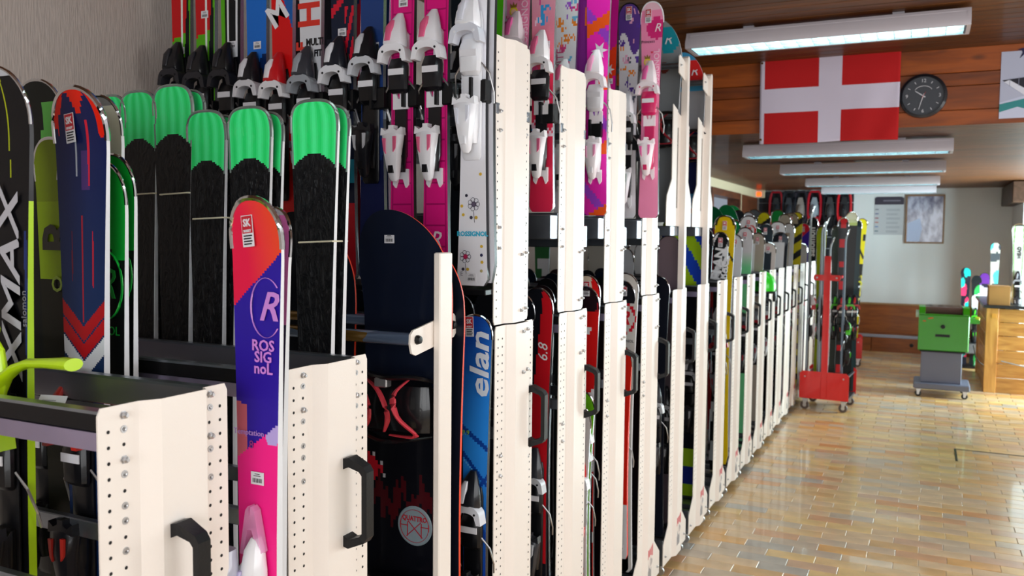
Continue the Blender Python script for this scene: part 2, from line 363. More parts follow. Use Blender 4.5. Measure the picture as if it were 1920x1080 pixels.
# ---------------------------------------------------------------- flag, clock, posters
M_FR = mat('flag_red_cloth', '#c0060e', .8, bump=.1, bscale=300); M_FW = mat('flag_white_cloth', '#d9d2e6', .8, bump=.1, bscale=300)
fx0, fz1 = at(1427, 112, 6.27); fx1, fzr = at(1690, 95, 6.27); fzb = at(1560, 266, 6.27)[1]
ft = thing('flag', 'red flag with a white cross pinned to the wooden header', 'flag', (fx0, 6.27, fzb))
FWd, FHt = fx1-fx0, fz1-fzb
def flag_cloth():
    nx, nz = 60, 36; vs = []; fs = []; mi = []
    for j in range(nz+1):
        for i in range(nx+1):
            u, v = i/nx, j/nz
            yy = -.012-.008*math.sin(u*9+v*2)*(.3+.7*(1-v))-.02*max(0, u-.6)*(1-v)*math.sin(u*22-v*6)
            vs.append((u*FWd+.006*(1-v)*(u < .5)*1, yy, v*FHt+.006*math.sin(u*PI*2)*v-.004*math.sin(u*7)*(1-v)))
    for j in range(nz):
        for i in range(nx):
            fs.append((j*(nx+1)+i, j*(nx+1)+i+1, (j+1)*(nx+1)+i+1, (j+1)*(nx+1)+i))
            u, v = (i+.5)/nx, (j+.5)/nz
            mi.append(1 if (.43 < u < .60 or .37 < v < .63 or u < .034) else 0)
    me = bpy.data.meshes.new('cloth'); me.from_pydata(vs, [], fs); me.materials.append(M_FR); me.materials.append(M_FW)
    me.polygons.foreach_set('material_index', mi); me.polygons.foreach_set('use_smooth', [True]*len(fs)); return me
o = link('cloth', flag_cloth(), ft); sm = o.modifiers.new('thick', 'SOLIDIFY'); sm.thickness = .001
M_BRASS = mat('brass', '#8d6a35', .3, 1)
for gx, gz in ((.012, FHt-.03), (.016, .03), (FWd-.01, FHt-.01)):
    MB().lathe([(.004, 0), (.008, 0), (.008, .003), (.004, .003)], M_BRASS, 12, axis='y').build('eyelet', ft, (gx, -.024, gz))
cx, cz = at(1731, 180, 6.28); ct = thing('wall_clock', 'round black wall clock beside the flag on the wooden header', 'clock', (cx, 6.298, cz))
MB().lathe([(.13, 0), (.144, -.008), (.142, -.03), (.126, -.034), (.124, -.02), (.1, -.018)], mat('clock_rim', '#14141c', .3, coat=.5), 40, axis='y').build('rim', ct, smooth=True)
MB().lathe([(.126, -.012), (.126, -.021)], mat('clock_face_paint', '#3c4048', .5), 40, axis='y').build('clock_face', ct)
M_HAND = mat('clock_white', '#d4d6de', .5)
for k, s in ((12, '12'), (3, '3'), (6, '6'), (9, '9')):
    a = PI/2-k*PI/6; text(ct, s, .032, (.098*math.cos(a), -.0222, .098*math.sin(a)), M_HAND, name='numeral')
mk = MB()
for k in range(12):
    if k % 3:
        a = k*PI/6; mk.add([(math.cos(a)*r+dx*math.sin(a), -.0222, math.sin(a)*r-dx*math.cos(a)) for r, dx in ((.09, -.002), (.106, -.002), (.106, .002), (.09, .002))], [(0, 1, 2, 3)], M_HAND)
mk.build('hour_marks', ct)
def hand(ang, l, w, m, n, y):
    a = math.radians(90-ang); d = (math.cos(a), math.sin(a)); p = (-d[1]*w, d[0]*w)
    MB().prism([(-d[0]*.015+p[0], -d[1]*.015+p[1]), (d[0]*l+p[0]*.5, d[1]*l+p[1]*.5), (d[0]*l-p[0]*.5, d[1]*l-p[1]*.5), (-d[0]*.015-p[0], -d[1]*.015-p[1])], 'y', y, y-.001, m).build(n, ct)
hand(-55, .06, .004, M_HAND, 'hour_hand', -.023); hand(196, .09, .003, M_HAND, 'minute_hand', -.025); hand(30, .03, .001, M_RED, 'second_hand', -.027)
lg = MB(); lg.tube([(.052*math.cos(a), -.0225, .03+.035*math.sin(a)) for a in [PI*.1+PI*.8*i/12 for i in range(13)]], .002, M_HAND, 6); lg.build('face_emblem', ct)
# snowboarding poster, cut by the frame edge
px, pz0 = at(1873, 222, 6.28); pz1 = at(1873, 97, 6.28)[1]; PH = pz1-pz0
pt = thing('poster', 'poster of a snowboarder jumping over a ramp, right of the clock', 'poster', (px, 6.296, pz0))
def sheet(par, pts, m, y, n='print'): return MB().prism(pts, 'y', y, y-.0006, m).build(n, par)
sheet(pt, [(0, 0), (.62, 0), (.62, PH), (0, PH)], mat('poster_paper', '#b9bfd6', .4), 0, 'paper')
sheet(pt, [(0, 0), (.62, 0), (.62, .16), (.25, .17), (0, .1)], mat('poster_snow', '#cdd4ec', .4), -.0012)
sheet(pt, [(0, .09), (.14, .12), (.2, .17), (.62, .2), (.62, .07), (.16, .05), (.1, .07), (0, .04)], mat('poster_teal', '#1f8a8c', .4), -.002)
sheet(pt, [(.01, .24), (.62, .3), (.62, .2), (.2, .17), (.12, .16)], mat('poster_dark', '#22222e', .4), -.0016)
sheet(pt, [(.02, .23), (.05, .24), (.2, .14), (.16, .12)], mat('poster_white', '#e2e6f4', .4), -.0026)
for k in range(5): sheet(pt, [(.05+k*.05, .2), (.053+k*.05, .2), (.053+k*.05, .25+k*.005), (.05+k*.05, .25+k*.005)], mat('poster_rail', '#8b90a8', .4), -.003)
sheet(pt, [(.16, .0), (.3, .0), (.3, .07), (.24, .05)], mat('poster_red', '#d23a50', .4), -.0028)
sheet(pt, [(.085, .425), (.11, .42), (.115, .405), (.1, .37), (.125, .395), (.14, .41), (.16, .41), (.15, .43), (.13, .425), (.12, .435)], mat('poster_rider', '#22204a', .4), -.0026, 'rider_print')

# back wall: notice, framed picture, bench
nt = thing('notice_sheet', 'pale information sheet with a dark header on the back wall', 'poster', (*[at(1638, 440, 14.28)[0]], 14.296, at(1638, 440, 14.28)[1]))
sheet(nt, [(0, 0), (.41, 0), (.41, .58), (0, .58)], mat('notice_paper', '#c3c6cc', .5), 0, 'paper')
sheet(nt, [(0, .46), (.41, .46), (.41, .56), (.37, .58), (.03, .58), (0, .56)], mat('notice_header', '#3b3444', .5), -.0012, 'header_print')
for k, c in enumerate(['#6a6f80', '#4d5a90', '#9a3a50', '#c05a40', '#4070b0', '#507080']):
    z = .38-k*.066; sheet(nt, [(.01, z), (.06, z), (.06, z+.014), (.01, z+.014)], mat('np%d' % k, c, .5), -.0012, 'notice_print')
    for q in range(2): sheet(nt, [(.17, z-.012+q*.018), (.36-.03*(k % 2), z-.012+q*.018), (.36-.03*(k % 2), z-.006+q*.018), (.17, z-.006+q*.018)], mat('np_grey', '#9095a2', .5), -.0012, 'notice_print')
sheet(nt, [(.12, .51), (.36, .51), (.36, .53), (.12, .53)], mat('np_light', '#7c7888', .5), -.002, 'header_print')
a0, b0 = at(1696, 456, 14.28); pf = thing('framed_picture', 'wood framed mountain picture hanging on the white back wall', 'picture', (a0, 14.29, b0))
fw, fh = .53, .73; fr = MB()
for r in ((0, fw, 0, .022), (0, fw, fh-.022, fh), (0, .022, .022, fh-.022), (fw-.022, fw, .022, fh-.022)): fr.bbox(r[0], r[1], -.03, .008, r[2], r[3], mat('frame_wood', '#8d6a48', .4), .003)
fr.build('frame', pf)
def picmat():
    m = mat('mountain_print', '#8088a8', .15, coat=.6); n = m.node_tree.nodes; L = m.node_tree.links; tc = n.new('ShaderNodeTexCoord'); mp = n.new('ShaderNodeMapping')
    mp.inputs['Scale'].default_value = (9, 1, 4); mp.inputs['Rotation'].default_value = (0, .5, 0); L.new(tc.outputs['Object'], mp.inputs[0]); t = n.new('ShaderNodeTexNoise'); t.inputs['Scale'].default_value = 1.4; t.inputs['Detail'].default_value = 6; L.new(mp.outputs[0], t.inputs[0])
    cr = n.new('ShaderNodeValToRGB'); e = cr.color_ramp.elements; e[0].position = .38; e[0].color = (*lin('#4a4e70'), 1); e[1].position = .62; e[1].color = (*lin('#b8bcd4'), 1); L.new(t.outputs[0], cr.inputs[0]); L.new(cr.outputs[0], n['Principled BSDF'].inputs['Base Color']); return m
MB().box(.02, fw-.02, -.012, -.006, .02, fh-.02, picmat()).build('print', pf)
sheet(pf, [(.03, .03), (.2, .03), (.23, .22), (.2, .38), (.03, .3)], mat('print_snowfield', '#b9c8ea', .3), -.0135)
bn = thing('bench', 'long low wooden bench with a grey strip against the back wall', 'bench', (-2.4, 13.85, 0))
bw = 3.5
MB().bbox(0, bw, .37, .44, .0, .68, W_BENCH, .004).build('backrest', bn); MB().bbox(-.01, bw+.01, .35, .44, .68, .705, wood('bench_top_wood', '#b58a5c', '#9a7044', (1.3, 8, 8), .05), .004).build('top_board', bn)
MB().bbox(0, bw, .0, .37, .225, .25, W_BENCH, .004).build('seat', bn); MB().bbox(0, bw, -.012, .0, .215, .262, mat('bench_strip', '#8f95a2', .35, .6), .003).build('edge_strip', bn)
for k in range(4): MB().bbox(k*bw/4+.003, (k+1)*bw/4-.003, .0, .02, .0, .215, W_BENCH, .003).build('front_panel', bn)
for k in range(4): MB().lathe([(.02, 0), (.028, -.008), (.02, -.012)], M_DSTEEL, 12, axis='y').build('vent', bn, (k*bw/4+.55, .0, .12))
bm_ = tag(MB().bbox(1.0, 1.2, 12.55, 14.25, 2.17, 2.44, W_DARK, .01).build('wall_beam'), None, None); struct(bm_); bm_.name = 'trim_2'
# snowshoes on a dark board
bd = thing('snowshoe_board', 'dark slatted board on the back wall holding snowshoes', 'rack', (-2.42, 14.25, 1.35))
for k in range(6): MB().bbox(0, 1.43, .012, .045, k*.18, k*.18+.172, mat('dark_board', '#22242c', .6), .004).build('slat', bd)
def snowshoe(x, z, c, c2, label):
    t = thing('snowshoe', label, 'snowshoe', (x, 14.2, z)); f = hexmat(c)
    hw = lambda v: .095*(1-abs(2*v-1.15)**3*.55) if v > .1 else .04+v*.35
    path = [(-hw(v/20), -.01, v/20*.56) for v in range(21)]+[(hw(v/20), -.01, v/20*.56) for v in range(20, -1, -1)]
    MB().tube(path, .019, f, 6, True).build('frame', t, smooth=True)
    MB().prism([(-hw(.3)+.01, .17), (hw(.3)-.01, .17), (.06, .34), (.03, .47), (-.03, .47), (-.06, .34)], 'y', -.012, .0, hexmat(c2)).build('deck', t)
    MB().prism([(-.055, .02), (.055, .02), (.085, .19), (-.085, .19)], 'y', -.012, .0, f).build('tail_deck', t)
    MB().loft([(.16, 0, .03, -.01, -.05), (.24, 0, .045, -.01, -.06), (.33, 0, .035, -.01, -.05), (.36, 0, .02, -.01, -.03)], hexmat(c2)).build('binding', t, smooth=True)
for p, (c, c2), lb in zip((1454, 1478, 1500, 1526, 1555, 1582), (('#8e1020', '#20242a'), ('#22262e', '#30343c'), ('#2a2630', '#8d8480'), ('#b01024', '#8d98a4'), ('#15161c', '#3a3c40'), ('#d01824', '#2c2c30')),
                      ('dark red snowshoe at the left end of the dark board', 'charcoal snowshoe second from left on the dark board', 'black snowshoe with beige binding on the dark board', 'red snowshoe with grey binding, middle of the dark board',
                       'all black snowshoe between two red ones on the dark board', 'bright red snowshoe at the right end of the dark board')):
    X, Z = at(p, 412, 14.2); snowshoe(X, Z-.12, c, c2, lb)
X, Z = at(1423, 364, 14.2); ex = thing('exit_light', 'small glowing orange lamp on a cream box in the far corner', 'light', (X, 14.22, Z))
MB().bbox(-.09, .09, -.02, .06, -.06, .08, M_CREAMW, .006).build('box', ex); MB().bbox(-.035, .035, -.04, -.02, -.03, .03, mat('orange_lens', '#ff4a10', .3, emis=3), .004).build('lens', ex)

# ================================================================ SKIS
CN = ['charcoal', 'light grey', 'green', 'dark red', 'white', 'navy', 'grey', 'black', 'stone', 'dark']
ON = ['first', 'second', 'third', 'fourth', 'fifth', 'sixth', 'seventh', 'eighth', 'ninth', 'tenth', 'eleventh', 'twelfth']
def hwidth(v, L, wt, ww, wl, tl, p):
    vs = L-tl; vw = .44*L
    if v > vs:
        q = (v-vs)/tl; return wt*max(0, 1-q**p)**(1/p)
    if v > vw: return ww+(wt-ww)*((v-vw)/(vs-vw))**1.8
    w = ww+(wl-ww)*((vw-v)/vw)**1.8
    return w*(1-.25*max(0, 1-v/.02)**2)
def ski_mesh(name, L, w, col, side, nu, rows, curl, tl, p, m_top, thick, vis=None):
    wt, ww, wl = [a/2 for a in w]; vs, fs, mi, cols = [], [], [], []
    zs = []; two = isinstance(side, tuple)
    n1 = rows
    if vis and vis < L-tl:
        k = max(2, int((L-tl-vis)/.06))
        for i in range(k): zs.append((L-tl-vis)*i/k)
        for i in range(n1+1): zs.append(L-tl-vis+vis*i/n1)
    else:
        for i in range(n1+1): zs.append((L-tl)*(i/n1))
    nt = max(7, int(tl/.009))
    for i in range(1, nt+1): zs.append(L-tl+tl*math.sin(PI/2*i/nt)*.9995)
    def yo(v): d = max(0, v-(L-tl*1.5)); return curl*d*d*1.15
    for v in zs:
        h = max(.004, hwidth(v, L, wt, ww, wl, tl, p)); k = thick*(.4+.6*min(1, max(0, (L-v)/(L*.4))))/2
        for i in range(nu+1): vs.append((h*(2*i/nu-1), yo(v)-k, v))
        vs.append((h, yo(v)+k, v)); vs.append((-h, yo(v)+k, v))
    st = nu+3
    for j in range(len(zs)-1):
        o = j*st; q = o+st
        for i in range(nu):
            fs.append((o+i, o+i+1, q+i+1, q+i)); mi.append(0)
            vc = (zs[j]+zs[j+1])/2; h = (vs[o+nu][0]+vs[q+nu][0])/2; s = (2*(i+.5)/nu-1)
            c = col(s*h, L-vc, s); c = lin(c) if isinstance(c, str) else c; cols += [*c, 1]*4
        for f, m in (((o+nu, o+nu+1, q+nu+1, q+nu), 1), ((o+nu+1, o+nu+2, q+nu+2, q+nu+1), 2), ((o+nu+2, o, q, q+nu+2), 1)):
            fs.append(f); mi.append(3 if (m == 1 and two and L-(zs[j]+zs[j+1])/2 > .24) else m); cols += [0, 0, 0, 1]*4
    e = (len(zs)-1)*st; fs.append(tuple(range(e, e+nu+3))); mi.append(1); cols += [0, 0, 0, 1]*(nu+3)
    fs.append(tuple(range(nu+2, -1, -1))); mi.append(1); cols += [0, 0, 0, 1]*(nu+3)
    me = bpy.data.meshes.new(name); me.from_pydata(vs, [], fs)
    for m in (m_top, side[0], M_BASE, side[1]) if two else (m_top, side, M_BASE): me.materials.append(m)
    me.polygons.foreach_set('material_index', mi)
    a = me.color_attributes.new('Col', 'FLOAT_COLOR', 'CORNER'); a.data.foreach_set('color', cols)
    me.polygons.foreach_set('use_smooth', [True]*len(fs)); me.set_sharp_from_angle(angle=math.radians(35)); me.update()
    # metal guard along the tip outline
    g = []
    for sgn in (-1, 1):
        vv = [L-tl*1.0+tl*math.sin(PI/2*i/10)*.9995 for i in range(-1, 11)]
        pts = [(sgn*max(.003, hwidth(v, L, wt, ww, wl, tl, p)), yo(v)-.001, v) for v in vv]
        g += pts if sgn < 0 else pts[::-1]
    return me, g, yo
def ski(label, X, Y, tip, L=1.6, w=(.118, .074, .104), col=None, side=None, curl=-1, group=None, res=(10, 70), rot=(0, 0, 0), guard=None, bind=None, texts=(), stick=(), tl=.075, p=2.3, m_top=None, thick=.016, name='ski', cat='ski', tail=None, gr=.0035, parts=True, vis=None):
    if tail is not None: L = tip-tail
    me, g, yo = ski_mesh('ski_board', L, w, col, side or M_EDGE, res[0], res[1], curl, tl, p, m_top or M_TOP, thick, vis)
    if not parts:
        o = link(name, me, None, (X, Y, tip-L), rot); tag(o, label, cat, group)
        return o
    t = thing(name, label, cat, (X, Y, tip-L), rot, group)
    link('ski_board' if name == 'ski' else 'deck', me, t)
    if guard is not False: MB().tube(g, gr, guard or M_CHROME, 6, flat=1).build('tip_edge', t, smooth=True)
    f = -thick/2-.0012
    for tx in texts:                                  # (string, u, d from tip, size, rot, hex, opts)
        s, u, d, size, r, c = tx[:6]; kw = tx[6] if len(tx) > 6 else {}
        text(t, s, size, (u, f+yo(L-d)-.0004, L-d), mat('print_'+c.strip('#'), c, .35, coat=.3), r, **kw)
    for s in stick:                                   # (kind, u, d)
        sticker(t, s[0], s[1], f+yo(L-s[2])-.0008, L-s[2], s[3] if len(s) > 3 else 0)
    if bind: add_binding(t, bind[0], bind[1]-(tip-L), f, *bind[2:])
    return t
SM = {}
M_STW = mat('sticker_white', '#e2e2e8', .5); M_STK = mat('sticker_black', '#202024', .5); M_STR = mat('sticker_red', '#c0182c', .5)
def sticker(par, kind, u, y, z, r=0):
    if kind not in SM:
        b = MB()
        if kind == 'barcode':
            b.bbox(-.0155, .0155, 0, .0008, -.012, .012, M_STW, .0003)
            x = -.011
            for k in range(11): wd_ = .0006+.0008*((k*7) % 3)/2; b.box(x, x+wd_, -.0004, 0, -.008, 0, M_STK); x += .0021
            for k in range(2): b.box(-.009+.003*k, .008-.002*k, -.0004, 0, .004+.0035*k, .0052+.0035*k, M_STK)
        else:
            b.bbox(-.0135, .0135, 0, .0008, -.031, .027, M_STW, .0003); b.box(-.012, .012, -.0004, 0, -.006, .0255, M_STR)
            for k in range(4): b.box(-.010, .010-.002*(k % 2), -.0004, 0, -.012-.005*k, -.0095-.005*k, M_STK)
        SM[kind] = b.mesh(kind)
        if kind == 'shop': SM['sk'] = None
    o = link('price_label' if kind == 'barcode' else 'shop_sticker', SM[kind], par, (u, y, z), (0, r, 0))
    if kind == 'shop':
        if SM['sk'] is None:
            q = text(None, 'SK', .019, (0, 0, 0), M_STW, bold=.0006, sx=.8); SM['sk'] = q.data; bpy.data.objects.remove(q)
            q = text(None, 'SKISET', .0062, (0, 0, 0), M_STW, bold=.0002); SM['ss'] = q.data; bpy.data.objects.remove(q)
        link('lettering', SM['sk'], o, (0, -.0008, .0125), (PI/2, 0, 0)); link('lettering', SM['ss'], o, (0, -.0008, -.002), (PI/2, 0, 0))
# ---- bindings: plate, toe piece, brake pad, heel piece
BM = {}
def bind_meshes(kind, c1, c2, cb):
    key = (kind, c1, c2, cb)
    if key in BM: return BM[key]
    A, B, K = hexmat(c1), hexmat(c2), hexmat(cb)
    plate = MB()
    if kind == 'kid':
        def teeth(z, s): return [(-.026, z), (-.026, z+s*.045), (-.018, z+s*.055), (-.009, z+s*.03), (.009, z+s*.03), (.018, z+s*.055), (.026, z+s*.045), (.026, z)]
        plate.prism(teeth(.07, 1), 'y', -.009, 0, A); plate.prism(teeth(.045, -1), 'y', -.009, 0, A); plate.prism(teeth(-.10, 1), 'y', -.009, 0, A); plate.prism(teeth(-.275, -1), 'y', -.009, 0, A)
        for z in (-.05, -.015, .0, .08):
            for sx_ in (-1, 1): plate.box(sx_*.018-.0035, sx_*.018+.0035, -.0102, -.009, z, z+.012, K)
        plate.box(-.02, .02, -.008, 0, -.24, -.1, K); plate.box(-.006, .006, -.004, 0, -.3, .1, A)
    else:
        plate.loft([(-.29, 0, .024, 0, -.008), (-.28, 0, .03, 0, -.011), (.1, 0, .032, 0, -.012), (.125, 0, .026, 0, -.008)], K)
    toe = MB()
    toe.loft([(.07, 0, .034, -.008, -.05), (.085, 0, .037, -.008, -.062), (.115, 0, .033, -.008, -.058), (.15, .002, .022, -.008, -.04), (.175, .004, .009, -.008, -.022)], A)
    arc = [PI*i/10 for i in range(11)]
    toe.prism([(.046*math.cos(a), .055+.03*math.sin(a)) for a in arc]+[(-.05, .03), (-.036, .03)]+[(.03*math.cos(PI-a), .048+.014*math.sin(a)) for a in arc]+[(.036, .03), (.05, .03)], 'y', -.022, -.058, A if kind == 'kid' else B)
    toe.loft([(.09, -.012, .01, -.05, -.066), (.13, -.008, .012, -.045, -.061), (.15, -.004, .006, -.04, -.048)], B)
    for u in (-.03, .03): toe.lathe([(.0035, -.0595), (.0035, -.057)], K, 8, (u, 0, .06), 'y')
    pad = MB(); pad.loft([(-.055, 0, .024, -.006, -.02), (-.045, 0, .032, -.006, -.032), (.02, 0, .034, -.006, -.034), (.045, 0, .026, -.006, -.026)], K)
    pad.box(-.026, .026, -.0355, -.033, -.004, .014, M_STW)
    pad.tube([(.03, -.012, -.02), (.055, -.006, -.05), (.06, .01, -.1), (.055, .02, -.13)], .0028, M_BOLT, 5)
    pad.tube([(-.03, -.012, -.02), (-.055, -.006, -.05), (-.06, .01, -.1), (-.055, .02, -.13)], .0028, M_BOLT, 5)
    heel = MB()
    heel.loft([(-.13, 0, .027, -.006, -.03), (-.14, 0, .03, -.006, -.05), (-.2, 0, .03, -.006, -.052), (-.245, 0, .022, -.006, -.03)], K)
    heel.loft([(-.128, 0, .034, -.035, -.055), (-.14, 0, .036, -.03, -.064), (-.18, 0, .029, -.028, -.068), (-.23, 0, .021, -.025, -.062), (-.265, 0, .015, -.03, -.05), (-.273, 0, .008, -.035, -.045)], A)
    heel.prism([(-.036, -.14), (-.034, -.118), (-.02, -.128), (-.008, -.122), (-.008, -.112), (.008, -.112), (.008, -.122), (.02, -.128), (.034, -.118), (.036, -.14)], 'y', -.035, -.06, A)
    heel.prism([(-.024, -.15), (-.014, -.15), (-.012, -.195), (-.019, -.185)], 'y', -.064, -.0695, B); heel.prism([(.012, -.145), (.022, -.145), (.02, -.18), (.013, -.19)], 'y', -.064, -.0695, B); heel.box(-.008, .008, -.0625, -.05, -.25, -.228, K)
    for q in range(len(heel.v)): v_ = heel.v[q]; heel.v[q] = (v_[0], v_[1], v_[2]-(.04 if kind == 'kid' else .0))
    r = [plate.mesh('binding_plate', True), toe.mesh('toe_piece', True), pad.mesh('brake_pad', True), heel.mesh('heel_piece', True)]
    BM[key] = r; return r
def add_binding(t, kind, z, y, c1='#e8e8ee', c2='#d0486a', cb='#17171b', k=1.):
    for n, me in zip(('binding_plate', 'toe_piece', 'brake_pad', 'heel_piece'), bind_meshes(kind, c1, c2, cb)):
        o = link(n, me, t, (0, y, z))
        if k != 1: o.scale = (k, k, k)
# ---- graphics
def solid(c): return lambda u, d, s: c
def bands(*b):                                        # (limit distance from the tip, colour) ...
    def f(u, d, s):
        for l, c in b:
            if d < l: return c
        return b[-1][1]
    return f
def blend(a, b, t):
    a, b = lin(a), lin(b); t = max(0, min(1, t)); return tuple(x+(y-x)*t for x, y in zip(a, b))
def g_wrap(u, d, s):
    if d < .155-.036*(1-s*s): return blend('#1ee872', '#4aff9c', .5+.5*math.cos(s*13)) if abs(s) < .94 else '#7a8a84'
    return '#04060b'
def g_navy(u, d, s):
    e = .028+.02*math.sin(u*110+1)+(.05 if s > .72 else 0)+(.045 if s < -.78 else 0)
    if d < e: return '#e8240c'
    if .47 < d-abs(u)*-.9 < .5: return '#b8141c'
    k = d+abs(u)*.9
    if .505 < k < .535: return '#c2141c'
    if .54 < k < .575: return '#e6eaee'
    if abs(u-.022) < .0028 and .06 < d < .19: return '#d8203a'
    if abs(u-.012) < .012 and .12 < d < .2: return '#4a3170'
    if abs(u+.014) < .0018 and .1 < d < .17: return '#b4bcc8'
    if abs(u) < .0016 and .25 < d < .46: return '#b02030'
    if abs(u-.03) < .0018 and .28 < d < .39: return '#d02030'
    if abs(u+.03) < .0014 and .28 < d < .38: return '#701c30'
    if k > .575: return '#14305c'
    return blend('#171a52', '#12305c', d/.5)
def g_xmax(u, d, s):
    if abs(u-.012-(d-.1)*.03) < .0014 and d < .2: return '#a8b40e'
    if abs(u-.052) < .004 and d > .3: return '#20306a'
    return '#0b0b10' if d > .02 else '#b8bcc4'
def g_green_r(u, d, s):
    if d < .1+.02*s or (d < .2 and u > .02-.4*(.2-d)): return '#12c23e'
    return '#0e1216'
def g_temptation(u, d, s):
    if d < .15-.9*u and d < .20-.62*u+.0: return blend('#e81848', '#f04a28', .5+u*12-d*2)
    if d > .40+.72*(.0-u)+.05 and not (u < -.012 and d < .47+u*.5):
        if u > .02 and .40 < d < .455 and abs(u-.035) < .02-abs(d-.43)*.4: return '#b9a6e4'
        return '#f8228c'
    if u < -.025 and d > .385+(-.025-u)*-.3 and d < .50: return '#c86070'
    return blend('#2c1aa0', '#34189a', d)
def g_pink(u, d, s):
    q = (d*1000) % 62
    if q < 4 and abs(s) < .82: return '#a80f60'
    if abs(abs(s)-.84) < .04: return '#b81268'
    return '#df1a80'
def g_white_flower(u, d, s):
    r = random.Random(int((u+1)*90)*977+int(d*70)); q = r.random()
    if q < .012: return '#2a2438'
    if q < .02: return '#d8b23c'
    return '#e9e9f1'
def g_elan(u, d, s):
    c = blend('#123a9c', '#2a8be8', .5+.5*math.sin(d*7+u*9-1.2))
    for a, b in ((.45, 1.1), (.52, -1.3), (.60, 1.0), (.68, -1.1), (.36, .7)):
        if abs(d-a-u*b) < .008: return '#0f3f9a'
    if abs(d-.46-u*.9) < .0015: return '#7ac4f0'
    return c
def spots(bg, cols, n=9, seed=1, size=.015, span=(0, .8), ring=True):
    r = random.Random(seed); L_ = [(r.uniform(-.04, .04), r.uniform(*span), r.uniform(.5, 1.2)*size, r.choice(cols)) for _ in range(n)]
    def f(u, d, s):
        for a, b, q, c in L_:
            k = math.hypot(u-a, d-b)
            if (k < q and (not ring or not (.45*q < k < .72*q))): return c
        return bg if isinstance(bg, str) else bg(u, d, s)
    return f
def shards(bg, cols, seed=1, k=16, th=.25):
    r = random.Random(seed); a = [(r.uniform(-1, 1)*k*2, r.uniform(-1, 1)*k, r.uniform(0, 6)) for _ in range(len(cols))]
    def f(u, d, s):
        for (p, q, o), c in zip(a, cols):
            if math.sin(u*p+d*q+o)+.5*math.sin(d*q*2.3-u*p+o*2) > 1-th: return c
        return bg
    return f
SOLE = .012

# ================================================================ RACKS
PO, XF = .017, -1.11
def sheetprof(w, step=True):                          # plan outline of a folded panel: y along the aisle, x outwards
    a = [(0, 0), (.075*w/.265, 0), (.105*w/.265, PO), (.2*w/.265, PO), (.211*w/.265, 0), (w, 0)]
    return a
def panel_mesh(w, z0, z1, name, y0=0, x0=0, flare=False):
    mb = MB(); a = sheetprof(w); t = .003
    n = len(a)
    def ring(z, yy=None):
        pts = yy or a
        return [(x0+p[1]+t, y0+p[0], z) for p in pts]+[(x0+p[1], y0+p[0], z) for p in reversed(pts)]
    lv = []
    if flare:
        b = [(-.085, 0)]+a[1:5]+[(w+.095, 0)]
        lv = [(.055, b), (.165, b), (.245, a), (z1-.012, a), (z1, [(.006, 0)]+a[1:5]+[(w-.006, 0)])]
    else: lv = [(z0, [(.006, 0)]+a[1:5]+[(w-.006, 0)]), (z0+.012, a), (z1-.012, a), (z1, [(.006, 0)]+a[1:5]+[(w-.006, 0)])]
    vs = []; fs = []; m = 2*n
    for z, pts in lv: vs += ring(z, pts)
    for i in range(len(lv)-1):
        for k in range(m): fs.append((i*m+k, i*m+(k+1) % m, (i+1)*m+(k+1) % m, (i+1)*m+k))
    for i in range(n-1): fs.append((i, m-1-i, m-2-i, i+1)); e = (len(lv)-1)*m; fs.append((e+i, e+i+1, e+m-2-i, e+m-1-i))
    mb.add(vs, fs, M_CREAM); return mb.mesh(name)
def dots(cols, z0, z1, dz, r, x, m=M_HOLE, n=7):
    mb = MB()
    for y in cols:
        z = z0
        while z < z1: mb.add([(x, y+r*math.cos(2*PI*k/n), z+r*math.sin(2*PI*k/n)) for k in range(n)], [tuple(range(n))], m); z += dz
    return mb
LOWP = panel_mesh(.265, .05, 1.432, 'end_panel', flare=True)
UPP = panel_mesh(.235, 1.436, 2.268, 'upper_panel', 0, -.006)
HOLL = dots((.018, .046, .222, .247), .34, 1.415, .0245, .0031, .0034)
for yy, z in ((.13, 1.27), (.165, 1.27), (.13, 1.40), (.165, 1.402)): dots((yy,), z, z+.001, 1, .003, PO+.0034 if yy < .2 else .0034).v
HOLL = HOLL.mesh('punched_holes')
HOLU = dots((.016, .215), 1.46, 2.24, .0245, .003, -.0026).mesh('punched_holes')
bt = MB(); bt.lathe([(.007, 0), (.007, .0015), (.0055, .0015), (.0055, .006), (.0035, .007)], M_BOLT, 6, axis='x'); bt.lathe([(.0025, .006), (.0025, .010)], M_BOLT, 8, axis='x'); BOLT = bt.mesh('bolt')
rv = MB(); rv.lathe([(.006, 0), (.006, .0014), (.0036, .0014), (.0028, .0004)], M_BOLT, 12, axis='x'); RIVET = rv.mesh('rivet')
def handle_mesh():
    mb = MB(); w = .013
    out = [(0, .095), (.012, .098), (.05, .082), (.058, .07), (.058, -.07), (.05, -.082), (.012, -.098), (0, -.095)]
    inn = [(0, -.072), (.014, -.078), (.038, -.07), (.045, -.062), (.045, .062), (.038, .07), (.014, .078), (0, .072)]
    # closed U outline split into quads strip to keep the opening clean
    O, I = out, inn[::-1]
    vs = []; fs = []
    for (a, b) in zip(O, I):
        wo = w if a[0] > .03 else w*1.25
        for (x, z) in (a, b): vs += [(x, -wo, z), (x, wo, z)]
    for i in range(len(O)-1):
        p, q = i*4, i*4+4
        fs += [(p, q, q+1, p+1), (p+2, p+3, q+3, q+2), (p, p+2, q+2, q), (p+1, q+1, q+3, p+3)]
    fs += [(0, 1, 3, 2), ((len(O)-1)*4, (len(O)-1)*4+2, (len(O)-1)*4+3, (len(O)-1)*4+1)]
    mb.add(vs, fs, M_BLACK); return mb.mesh('handle')
HANDLE = handle_mesh()
RAILX = -1.27
